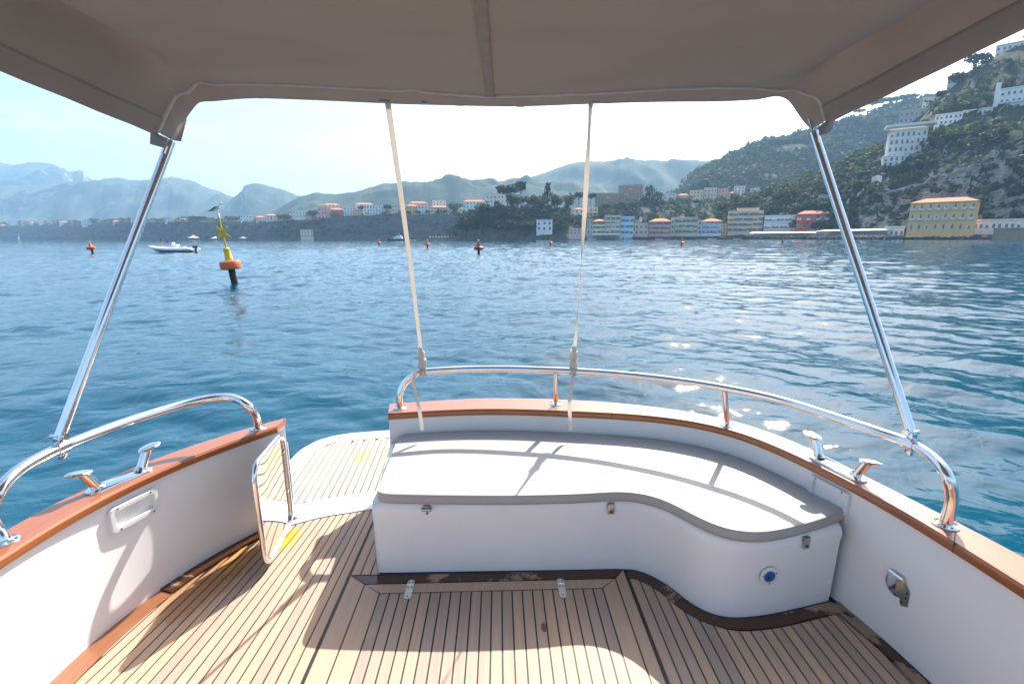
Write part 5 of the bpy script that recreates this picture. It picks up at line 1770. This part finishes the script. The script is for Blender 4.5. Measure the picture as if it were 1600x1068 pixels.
# beach tents and yellow parasols under the left-hand cliff
def tent(label, u, D, w, h):
    q = S(u, 370, D)
    root = thing('beach_tent', label, 'tent', (q.x, q.y, WATER + 1.2))
    prof = [(w * 0.5, h * 0.42), (w * 0.34, h * 0.52), (w * 0.15, h * 0.70), (w * 0.03, h * 0.98), (0.01, h)]
    MB().lathe(prof, 8).build('roof', M['trim'], root)
    for s in (-1, 1):
        for y in (-1, 1):
            MB().box((s * w * 0.32, y * w * 0.32, h * 0.2), (0.15, 0.15, h * 0.5)).build('pole', M['trim'], root)
tent('pointed white beach tent below the far cliff, left of the large buoy', 302, 800, 17, 7)
tent('low white beach tent right of the large buoy', 336, 795, 14, 4.5)
tent('white beach tent further right of the large buoy', 380, 780, 15, 4.5)
M['parasol'] = simple('yellow_parasol', (0.62, 0.42, 0.10), 0.8)
q0 = S(669, 371, 640); q1 = S(732, 371, 615)
d = q1 - q0
pier = thing('bathing_pier', 'low bathing pier with yellow parasols below the cliff', 'pier', (q0.x, q0.y, 0), math.atan2(d.y, d.x))
MB().box((d.length / 2, 2, 0.35), (d.length, 7, 0.3)).build('deck', M['paving'], pier)
pm = MB().box((0, 0, -0.6), (0.3, 0.3, 2.2)).mesh('pile', M['paving'])
for k in range(12): link('pile', pm, pier, Matrix.Translation((d.length * k / 11, -1, 0)))
pmesh = MB().lathe([(1.5, 2.2), (1.4, 2.3), (0.05, 2.9), (0.02, 3.0)], 8).tube([Vector((0, 0, 0.4)), Vector((0, 0, 2.4))], 0.05, 6).mesh('parasol', M['parasol'])
for k in range(13):
    p = q0.lerp(q1, (k + 0.5) / 13)
    o = link('parasol', pmesh, None, Matrix.Translation((p.x, p.y + 2, 0.1)))
    tag(o, 'small yellow parasol on the low bathing pier', 'parasol', 'yellow parasols on the bathing pier')

# mast on the far ridge
q = S(963, 251, 2445)
mb = MB(); mb.tube([q + Vector((0, 0, -6)), q + Vector((0, 0, 12))], [1.0, 0.5], 6); mb.box((q.x, q.y, q.z + 6), (4.5, 0.6, 0.7))
tag(mb.build('mast', M['iron']), 'lone mast standing on the blue ridge', 'mast')

# ------------------------------------------------------------------ single trees
def tree_meshes(kind, seed):
    """trunk with limbs and a leafy crown, 1 high and 1 wide"""
    rg_ = np.random.default_rng(seed)
    tr = MB()
    if kind == 'umbrella':
        tips = [(0.30 * math.cos(a), 0.30 * math.sin(a), 0.76 + 0.06 * rg_.random()) for a in np.arange(0, 6.2, 1.05)] + [(0, 0, 0.8)]
        cs = [(x, y, z + 0.06) for x, y, z in tips]; rs = [(0.2 + 0.08 * rg_.random(), 0.2, 0.13 + 0.04 * rg_.random()) for _ in tips]; top, n, sz, mat = 0.62, 560, 0.045, 'leaf_dark'
    elif kind == 'conifer':
        tips = [(0.1 * math.cos(a), 0.1 * math.sin(a), z) for z in np.linspace(0.35, 0.85, 6) for a in (0.3 + z * 9, 2.4 + z * 9, 4.5 + z * 9)]
        cs = [(0.6 * (1.02 - z) * math.cos(a), 0.6 * (1.02 - z) * math.sin(a), z) for z in np.linspace(0.2, 0.92, 9) for a in np.arange(0, 6.2, 1.25) + z * 5] + [(0, 0, z) for z in (0.4, 0.6, 0.8, 0.95)]
        rs = [(0.16, 0.16, 0.035)] * 45 + [(0.06, 0.06, 0.08)] * 4; cs = cs[:45] + cs[-4:]; top, n, sz, mat = 0.97, 420, 0.045, 'leaf_dark'
    elif kind == 'cypress':
        tips = [(0, 0, 0.9)]
        cs = [(0.05 * rg_.normal(), 0.05 * rg_.normal(), z) for z in np.linspace(0.16, 0.92, 10)]; rs = [(0.44 * math.sin(math.pi * min(1, 1.12 - z)) + 0.1,) * 2 + (0.11,) for z in np.linspace(0.16, 0.92, 10)]; top, n, sz, mat = 0.9, 420, 0.05, 'leaf_dark'
    else:
        cs = [(rg_.normal() * 0.2, rg_.normal() * 0.2, 0.42 + 0.42 * rg_.random()) for _ in range(11)]
        tips = [(x * 0.8, y * 0.8, z) for x, y, z in cs[:7]]
        rs = [(0.17 + 0.1 * rg_.random(),) * 2 + (0.13 + 0.07 * rg_.random(),) for _ in cs]; top, n, sz, mat = 0.5, 520, 0.05, 'leaf'
    tr.tube([Vector((0, 0, -0.15)), Vector((0.01, 0.01, top * 0.5)), Vector((0, 0, top))], [0.035, 0.026, 0.016], 7)
    for x, y, z in tips:
        s = Vector((0, 0, min(z - 0.1, top) * 0.85))
        tr.tube([s, s.lerp(Vector((x, y, z)), 0.5) + Vector((0, 0, -0.02)), Vector((x, y, z))], [0.016, 0.011, 0.005], 5)
    V, Q = leaf_cloud(cs, rs, n, sz, seed)
    V[:, :2] *= 0.5 / np.percentile(np.abs(V[:, :2]), 99); V[:, 2] *= 1.0 / V[:, 2].max()
    me = bpy.data.meshes.new('crown'); fill_mesh(me, V, Q); me.materials.append(M[mat])
    return tr.mesh('trunk', M['bark']), me
TREES = {k: [tree_meshes(k, 100 + 7 * s + len(k)) for s in range(3)] for k in ('umbrella', 'conifer', 'cypress', 'broad')}
_tc = [0]
def tree(label, kind, u0, u1, vb, vt, D, name=None, group='single trees along the shore', mat=None):
    c = S((u0 + u1) / 2, vb, D)
    w = (u1 - u0) / F * D; h = S((u0 + u1) / 2, vt, D).z - c.z
    root = thing(name or {'umbrella': 'umbrella_pine', 'conifer': 'conifer', 'cypress': 'cypress', 'broad': 'tree'}[kind], label, 'tree', (c.x, c.y, c.z), random.random() * 6, group)
    root.scale = (w, w, h)
    tm, cm = TREES[kind][_tc[0] % 3]; _tc[0] += 1
    link('trunk', tm, root); cr = link('crown', cm, root)
    if mat:
        cr.data = cm.copy(); cr.data.materials.clear(); cr.data.materials.append(M[mat])
    return root
HP = 'trees on the headland'
tree('spreading pine at the top left of the headland', 'umbrella', 776, 810, 330, 286, 480, group=HP)
tree('slender tall pine beside the spreading headland pine', 'umbrella', 806, 822, 326, 282, 500, group=HP)
tree('pointed conifer standing clear on the headland skyline', 'conifer', 845, 866, 330, 283, 500, group=HP)
tree('broad dark tree under the spreading headland pine', 'broad', 792, 822, 332, 302, 470, group=HP)
tree('broad dark tree in the middle of the headland', 'broad', 816, 846, 332, 303, 468, group=HP)
tree('rounded dark tree left of the pointed conifer', 'broad', 834, 858, 333, 304, 470, group=HP)
tree('pale drooping tree right of the pointed conifer', 'broad', 860, 882, 332, 303, 478, group=HP)
tree('dark rounded tree left of the right strap', 'broad', 876, 900, 334, 301, 490, group=HP)
tree('small dark pine against the ridge left of the right strap', 'umbrella', 896, 912, 326, 300, 540, group=HP)
tree('small dark pine just right of the right strap', 'umbrella', 916, 930, 324, 301, 545, group=HP)
tree('tall dark tree at the left foot of the headland', 'broad', 744, 769, 358, 312, 452, group=HP)
tree('leaning dark tree at the left shoulder of the headland', 'cypress', 770, 784, 342, 313, 462, group=HP)
tree('rounded tree low on the left side of the headland', 'broad', 730, 750, 362, 338, 445, group=HP)
tree('bushy tree low in the middle of the headland', 'broad', 786, 812, 366, 342, 436, group=HP)
tree('bushy tree low on the right of the headland', 'broad', 812, 836, 368, 344, 433, group=HP)
tree('tall dark cypress right of the stone palace', 'cypress', 1004, 1024, 324, 288, 560, group=HP)
tree('shorter dark cypress right of the tall one by the palace', 'cypress', 1018, 1036, 324, 298, 562, group=HP)
tree('dark tree in front of the palace wall', 'broad', 1000, 1014, 328, 306, 552, group=HP)
LT = 'trees in the cliff-top town'
tree('dark pine pair left of the left strap', 'umbrella', 600, 613, 338, 319, 735, group=LT)
tree('wide dark tree left of the pale blue-white hotel', 'broad', 698, 724, 337, 315, 690, group=LT)
tree('small umbrella pine by the low yellow cliff-top house', 'umbrella', 560, 573, 337, 321, 748, group=LT)
tree('rounded tree between the cliff-top house and the salmon building', 'broad', 478, 498, 343, 328, 775, group=LT)
tree('small tree beside the far left cliff-top house', 'broad', 434, 455, 346, 333, 790, group=LT)
tree('lone dark tree on the far left cliff', 'broad', 142, 151, 352, 340, 1200, group=LT)
tree('flat-topped tree on the cliff left of the large buoy', 'umbrella', 300, 322, 350, 337, 925, group=LT)
RT = 'pines on the right-hand skyline'
for (u0, u1, vb, vt, D, lb) in ((1352, 1372, 176, 156, 1030, 'leftmost umbrella pine of the skyline row'), (1368, 1388, 172, 153, 1030, 'second umbrella pine of the skyline row'), (1384, 1402, 170, 151, 1030, 'third umbrella pine of the skyline row'), (1398, 1416, 168, 149, 1030, 'fourth umbrella pine of the skyline row'), (1410, 1430, 167, 147, 1030, 'rightmost umbrella pine of the skyline row'), (1334, 1349, 184, 170, 1030, 'lone small umbrella pine left of the skyline row'),
                               (1509, 1537, 116, 84, 424, 'tall cedar on the skyline at the upper right'), (1481, 1502, 150, 113, 420, 'pine on the skyline left of the tall cedar'), (1461, 1474, 170, 140, 426, 'slim pine on the skyline below the cedar')):
    tree(lb, 'umbrella', u0, u1, vb, vt, D, group=RT)
tree('bright yellow bush on the scrub slope', 'broad', 1326, 1337, 266, 254, surf_D(SLOPE, 1331, 262) - 5, name='bush', group='bushes', mat='leaf_yellow')

# ------------------------------------------------------------------ buoys
M['orange'] = simple('orange_buoy_paint', (0.72, 0.13, 0.025), 0.45, var=0.2, scale=3, obj=True)
M['redbuoy'] = simple('red_buoy_paint', (0.42, 0.05, 0.03), 0.45, var=0.2, scale=3, obj=True)
M['yellow'] = simple('yellow_buoy_paint', (0.72, 0.42, 0.03), 0.45, var=0.2, scale=4, obj=True)
M['weed'] = simple('dark_fouled_tube', (0.035, 0.025, 0.02), 0.7, var=0.4, scale=4, obj=True)
q = P(366.5, 441, WATER)
big = thing('buoy', 'large orange and yellow buoy with crossed topmark and a gull on it', 'buoy', (q.x, q.y, WATER), 0.0, 'marker buoys')
big.rotation_euler = (R(2), R(-5.5), 0.3)
MB().lathe([(0.17, -1.2), (0.18, 0.2), (0.17, 0.85)], 16).build('tail_tube', M['weed'], big)
MB().lathe([(0.20, 0.74), (0.46, 0.75), (0.52, 0.80), (0.53, 1.12), (0.49, 1.19), (0.22, 1.22)], 32).build('float', M['orange'], big)
MB().lathe([(0.19, 1.20), (0.19, 1.45), (0.17, 1.48), (0.17, 1.86), (0.08, 1.93)], 18).build('tower', M['yellow'], big)
MB().tube([Vector((0, 0, 1.9)), Vector((0, 0, 3.55))], 0.042, 10).build('mast', M['yellow'], big)
for s in (-1, 1):
    mb = MB(); Mx = Matrix.Translation((0, 0, 2.72)) @ Matrix.Rotation(s * R(45), 4, 'Y')
    mb.box((0, s * 0.022, 0), (0.84, 0.035, 0.15), 0, Mx); mb.build('topmark_blade', M['yellow'], big)
MB().lathe([(0.05, 3.5), (0.075, 3.52), (0.075, 3.72), (0.04, 3.78)], 12).build('lamp', M['trim'], big)
def small_buoy(label, u, v, body, h=2.0, tilt=0.0):
    q = P(u, v, WATER)
    b = thing('buoy', label, 'buoy', (q.x, q.y, WATER), 0, 'marker buoys'); b.rotation_euler = (0, tilt, 0); k = h / 2.0; b.scale = (k, k, k)
    MB().lathe([(0.16, -0.8), (0.17, 0.3), (0.16, 0.7)], 12).build('tail_tube', M['weed'], b)
    MB().lathe([(0.2, 0.58), (0.58, 0.62), (0.62, 0.70), (0.62, 0.98), (0.55, 1.05), (0.25, 1.10)], 22).build('float', M[body], b)
    MB().lathe([(0.30, 1.08), (0.24, 1.25), (0.16, 1.55), (0.14, 1.62)], 14).build('tower', M[body], b)
    MB().tube([Vector((0, 0, 1.6)), Vector((0, 0, 2.0))], 0.05, 8).build('mast', M['iron'], b)
    MB().lathe([(0.10, 1.72), (0.13, 1.76), (0.12, 1.92), (0.05, 1.98)], 10).build('lamp', M['yellow'], b)
small_buoy('orange buoy at the far left, left of the inflatable boat', 145, 395.5, 'orange', 2.1, R(-8))
small_buoy('small orange buoy just left of the left strap', 592, 383, 'orange', 2.0)
small_buoy('orange buoy just right of the left strap', 668, 387.5, 'orange', 2.0)
small_buoy('nearer dark red buoy midway between the two straps', 748, 397.5, 'redbuoy', 2.1)
small_buoy('small orange buoy just left of the right strap', 860, 384, 'orange', 1.9)
small_buoy('orange buoy in front of the pink harbour house', 1065, 384.5, 'orange', 2.0)
small_buoy('tiny dark buoy in front of the low white harbour house', 1222, 380, 'redbuoy', 1.7)

# gull on the large buoy
M['gull_white'] = simple('white_feathers', (0.75, 0.74, 0.72), 0.8, obj=True)
M['gull_grey'] = simple('slate_wing_feathers', (0.10, 0.11, 0.12), 0.8, obj=True)
M['bill'] = simple('yellow_bill', (0.65, 0.38, 0.05), 0.5, obj=True)
gq = big.matrix_basis @ Vector((0, 0, 3.76))
gull = thing('gull', 'white gull with dark wings perched on top of the large buoy', 'bird', tuple(gq), R(6)); gull.scale = (1.4,) * 3
spine = [(-0.27, 0.085, 0.012), (-0.20, 0.11, 0.035), (-0.11, 0.15, 0.066), (-0.02, 0.19, 0.086), (0.06, 0.235, 0.082), (0.105, 0.285, 0.056), (0.122, 0.325, 0.046), (0.135, 0.36, 0.050), (0.165, 0.372, 0.043), (0.195, 0.365, 0.018)]
def ring_at(x, z, r, n=12, sy=0.85): return [Vector((x + 0.25 * r * math.sin(a), r * sy * math.cos(a), z + r * math.sin(a))) for a in np.linspace(0, 2 * math.pi, n + 1)[:-1]]
mb = MB(); mb.loft([ring_at(*s) for s in spine], 0, True, True, True); mb.build('body', M['gull_white'], gull, 0)
for s in (-1, 1):
    mb = MB()
    w = [(0.05, 0.245, 0.012, 0.03), (-0.01, 0.222, 0.036, 0.035), (-0.11, 0.175, 0.038, 0.03), (-0.22, 0.115, 0.024, 0.02), (-0.33, 0.065, 0.005, 0.006)]
    mb.loft([[Vector((x, s * (0.060 - 0.035 * (x < -0.2)), z + hh)), Vector((x, s * (0.088 - 0.04 * (x < -0.2)), z)), Vector((x, s * (0.060 - 0.035 * (x < -0.2)), z - hh))] for x, z, hh, _ in w], 0, True, True, True)
    mb.build('wing', M['gull_grey'], gull)
    mb = MB(); mb.tube([Vector((0.01, s * 0.03, 0.13)), Vector((0.015, s * 0.03, 0.0))], 0.008, 6); mb.box((0.03, s * 0.03, 0.004), (0.06, 0.03, 0.008)); mb.build('leg', M['bill'], gull)
mb = MB(); mb.loft([ring_at(0.192, 0.365, 0.016, 8), ring_at(0.235, 0.360, 0.010, 8), ring_at(0.258, 0.352, 0.003, 8)], 0, True, True, True); mb.build('bill', M['bill'], gull)

# ------------------------------------------------------------------ boats on the water
M['rubber'] = simple('pale_inflatable_tube', (0.84, 0.84, 0.83), 0.5, obj=True)
M['navy'] = simple('dark_blue_hull', (0.02, 0.035, 0.06), 0.35, obj=True)
M['flag'] = simple('red_flag', (0.60, 0.05, 0.04), 0.8, obj=True)
q = P(271, 394, WATER)
rib = thing('inflatable_boat', 'grey-white inflatable motor boat moored left of the large buoy', 'boat', (q.x, q.y, WATER), R(176), None)
L = 8.6
def rib_pt(t, s):
    x = -L / 2 + L * t
    w_ = 1.15 * (1 - max(0, (t - 0.55) / 0.45) ** 2.2)
    return Vector((x, s * w_, 0.52 + 0.42 * max(0, (t - 0.45) / 0.55) ** 1.8))
path = [rib_pt(t, -1) for t in np.linspace(0, 0.985, 22)] + [rib_pt(1.0, 0) + Vector((0.02, 0, 0))] + [rib_pt(t, 1) for t in np.linspace(0.985, 0, 22)]
rr = [0.12] + [0.27] * (len(path) - 2) + [0.12]
MB().tube(path, rr, 12).build('inflated_tube', M['rubber'], rib)
mb = MB()
mb.loft([[Vector((x, -w_, z1)), Vector((x, 0, z0)), Vector((x, w_, z1)), Vector((x, 0, z1 + 0.02))] for x, w_, z0, z1 in ((-4.2, 0.95, -0.3, 0.42), (-1, 1.0, -0.32, 0.42), (1.5, 0.9, -0.2, 0.5), (3.2, 0.5, 0.15, 0.66), (4.1, 0.06, 0.7, 0.8))], 0, True, True, True)
mb.build('hull', M['gel'], rib)
MB().box((-0.6, 0, 0.95), (1.1, 0.8, 0.9), 0, None, 0.08).box((-0.25, 0, 1.55), (0.06, 0.75, 0.4), 0).build('console', M['gel'], rib)
MB().box((-1.9, 0, 0.78), (0.9, 1.1, 0.5), 0, None, 0.1).box((1.2, 0, 0.7), (1.4, 1.2, 0.3), 0, None, 0.08).build('seat', M['vinyl'], rib)
mb = MB(); mb.box((-4.2, 0, 0.95), (0.8, 0.5, 0.5), 0, None, 0.16); mb.box((-4.3, 0, 0.3), (0.3, 0.22, 1.0)); mb.build('outboard_motor', M['black'], rib)
for x, hgt in ((0.2, 2.0), (1.4, 2.3)):
    mb = MB(); mb.tube([Vector((x, 0.5, 0.6)), Vector((x, 0.5, hgt))], 0.03, 6); fp = mb.build('flag_pole', M['steel'], rib)
    mb = MB(); mb.loft([[Vector((x + 0.02 + 0.4 * k / 5, 0.5 + 0.05 * math.sin(k * 1.3), hgt - zz)) for zz in (0, 0.35)] for k in range(6)], 0, False, False); mb.build('flag', M['flag'], fp)
def motor_boat(name, label, u, v, D, L, hullmat, cabin, rz):
    q = S(u, v, D)
    b = thing(name, label, 'boat', (q.x, q.y, WATER), rz, 'boats near the shore')
    rings = []
    for t in np.linspace(0, 1, 12):
        x = -L / 2 + L * t; w_ = L * 0.14 * (1 - max(0, (t - 0.5) / 0.5) ** 2.2) + 0.02; zt = L * 0.075 + L * 0.05 * max(0, t - 0.3) ** 1.5
        rings.append([Vector((x, -w_, zt)), Vector((x, -w_ * 0.85, 0)), Vector((x, 0, -L * 0.03)), Vector((x, w_ * 0.85, 0)), Vector((x, w_, zt)), Vector((x, 0, zt - 0.1))])
    mb = MB(); mb.loft(rings, 0, True, True, True); mb.build('hull', M[hullmat], b)
    if cabin:
        mb = MB(); mb.box((-L * 0.02, 0, L * 0.13), (L * 0.36, L * 0.18, L * 0.09), 0, None, 0.1); mb.box((-L * 0.04, 0, L * 0.20), (L * 0.2, L * 0.15, L * 0.05), 0, None, 0.1); mb.build('cabin', M['gel'], b)
        mb = MB(); mb.box((-L * 0.02, -L * 0.0915, L * 0.14), (L * 0.30, 0.05, L * 0.035)); mb.build('cabin_window', M['glass'], b)
        mb = MB(); mb.tube([Vector((-L * 0.05, 0, L * 0.2)), Vector((-L * 0.08, 0, L * 0.34))], 0.06, 6); mb.build('mast', M['trim'], b)
    return b
motor_boat('cabin_cruiser', 'dark-hulled cabin boat anchored behind the left strap', 622, 375, 400, 18, 'navy', True, R(175))
motor_boat('rowing_boat', 'small dark boat afloat in front of the harbour chapel', 1003, 374, 372, 5.5, 'navy', False, R(185))
motor_boat('rowing_boat', 'small white boat right behind the dark cabin boat', 642, 375, 408, 7, 'gel', False, R(170))
motor_boat('rowing_boat', 'small pale boat drawn up left of the dark rowing boat', 981, 374, 385, 6, 'gel', False, R(178))
motor_boat('rowing_boat', 'orange boat by the stone landing stage on the right', 1533, 376, 225, 5.0, 'orange', False, R(190))
for (u, v, D, L_, hm_, rz_, lb) in ((925, 374, 384, 6, 'gel', 175, 'white boat lying under the narrow white awning'), (1030, 374, 380, 6.5, 'gel', 182, 'white boat moored in front of the pink harbour house'), (1084, 374, 377, 5, 'navy', 171, 'dark boat moored in front of the grey-beige harbour house'),
                                   (1112, 374, 374, 7, 'gel', 186, 'white boat moored in front of the balconied white harbour house'), (1152, 374.5, 366, 6, 'gel', 174, 'white boat moored in front of the big beige building')):
    motor_boat('rowing_boat', lb, u, v, D, L_, hm_, False, R(rz_))
q = S(31, 375, 1000)
sb = thing('sailing_boat', 'tiny white sailing boat under way at the far left', 'boat', (q.x, q.y, WATER), R(10), 'boats near the shore')
rings = []
for t in np.linspace(0, 1, 10):
    x = -5 + 10 * t; w_ = 1.5 * (1 - max(0, (t - 0.4) / 0.6) ** 2) + 0.03
    rings.append([Vector((x, -w_, 1.0)), Vector((x, 0, -0.2)), Vector((x, w_, 1.0)), Vector((x, 0, 1.05))])
MB().loft(rings, 0, True, True, True).build('hull', M['gel'], sb)
MB().tube([Vector((0.6, 0, 0.8)), Vector((0.6, 0, 15.5))], 0.12, 6).build('mast', M['trim'], sb)
mb = MB(); mb.loft([[Vector((0.4, 0, 2)), Vector((-4.2, 0.3, 2.2))], [Vector((0.4, 0, 8)), Vector((-2.0, 0.5, 8))], [Vector((0.5, 0, 15)), Vector((0.3, 0.05, 15))]], 0, True, False); mb.build('sail', M['trim'], sb)

# ------------------------------------------------------------------ the hazy air over the bay
hz = bpy.data.materials.new('sea_haze'); hz.use_nodes = True
hn = hz.node_tree
hn.nodes.remove(hn.nodes['Principled BSDF'])
pv = hn.nodes.new('ShaderNodeVolumePrincipled')
pv.inputs['Color'].default_value = HAZE_COL
pv.inputs['Density'].default_value = HAZE_D
pv.inputs['Anisotropy'].default_value = 0.12
hn.links.new(pv.outputs[0], hn.nodes['Material Output'].inputs['Volume'])
mb = MB(); mb.box((0, 0, 440), (16000, 16000, 940))
tag(mb.build('haze', hz), 'thin blue sea haze over the bay', 'haze', kind='stuff')
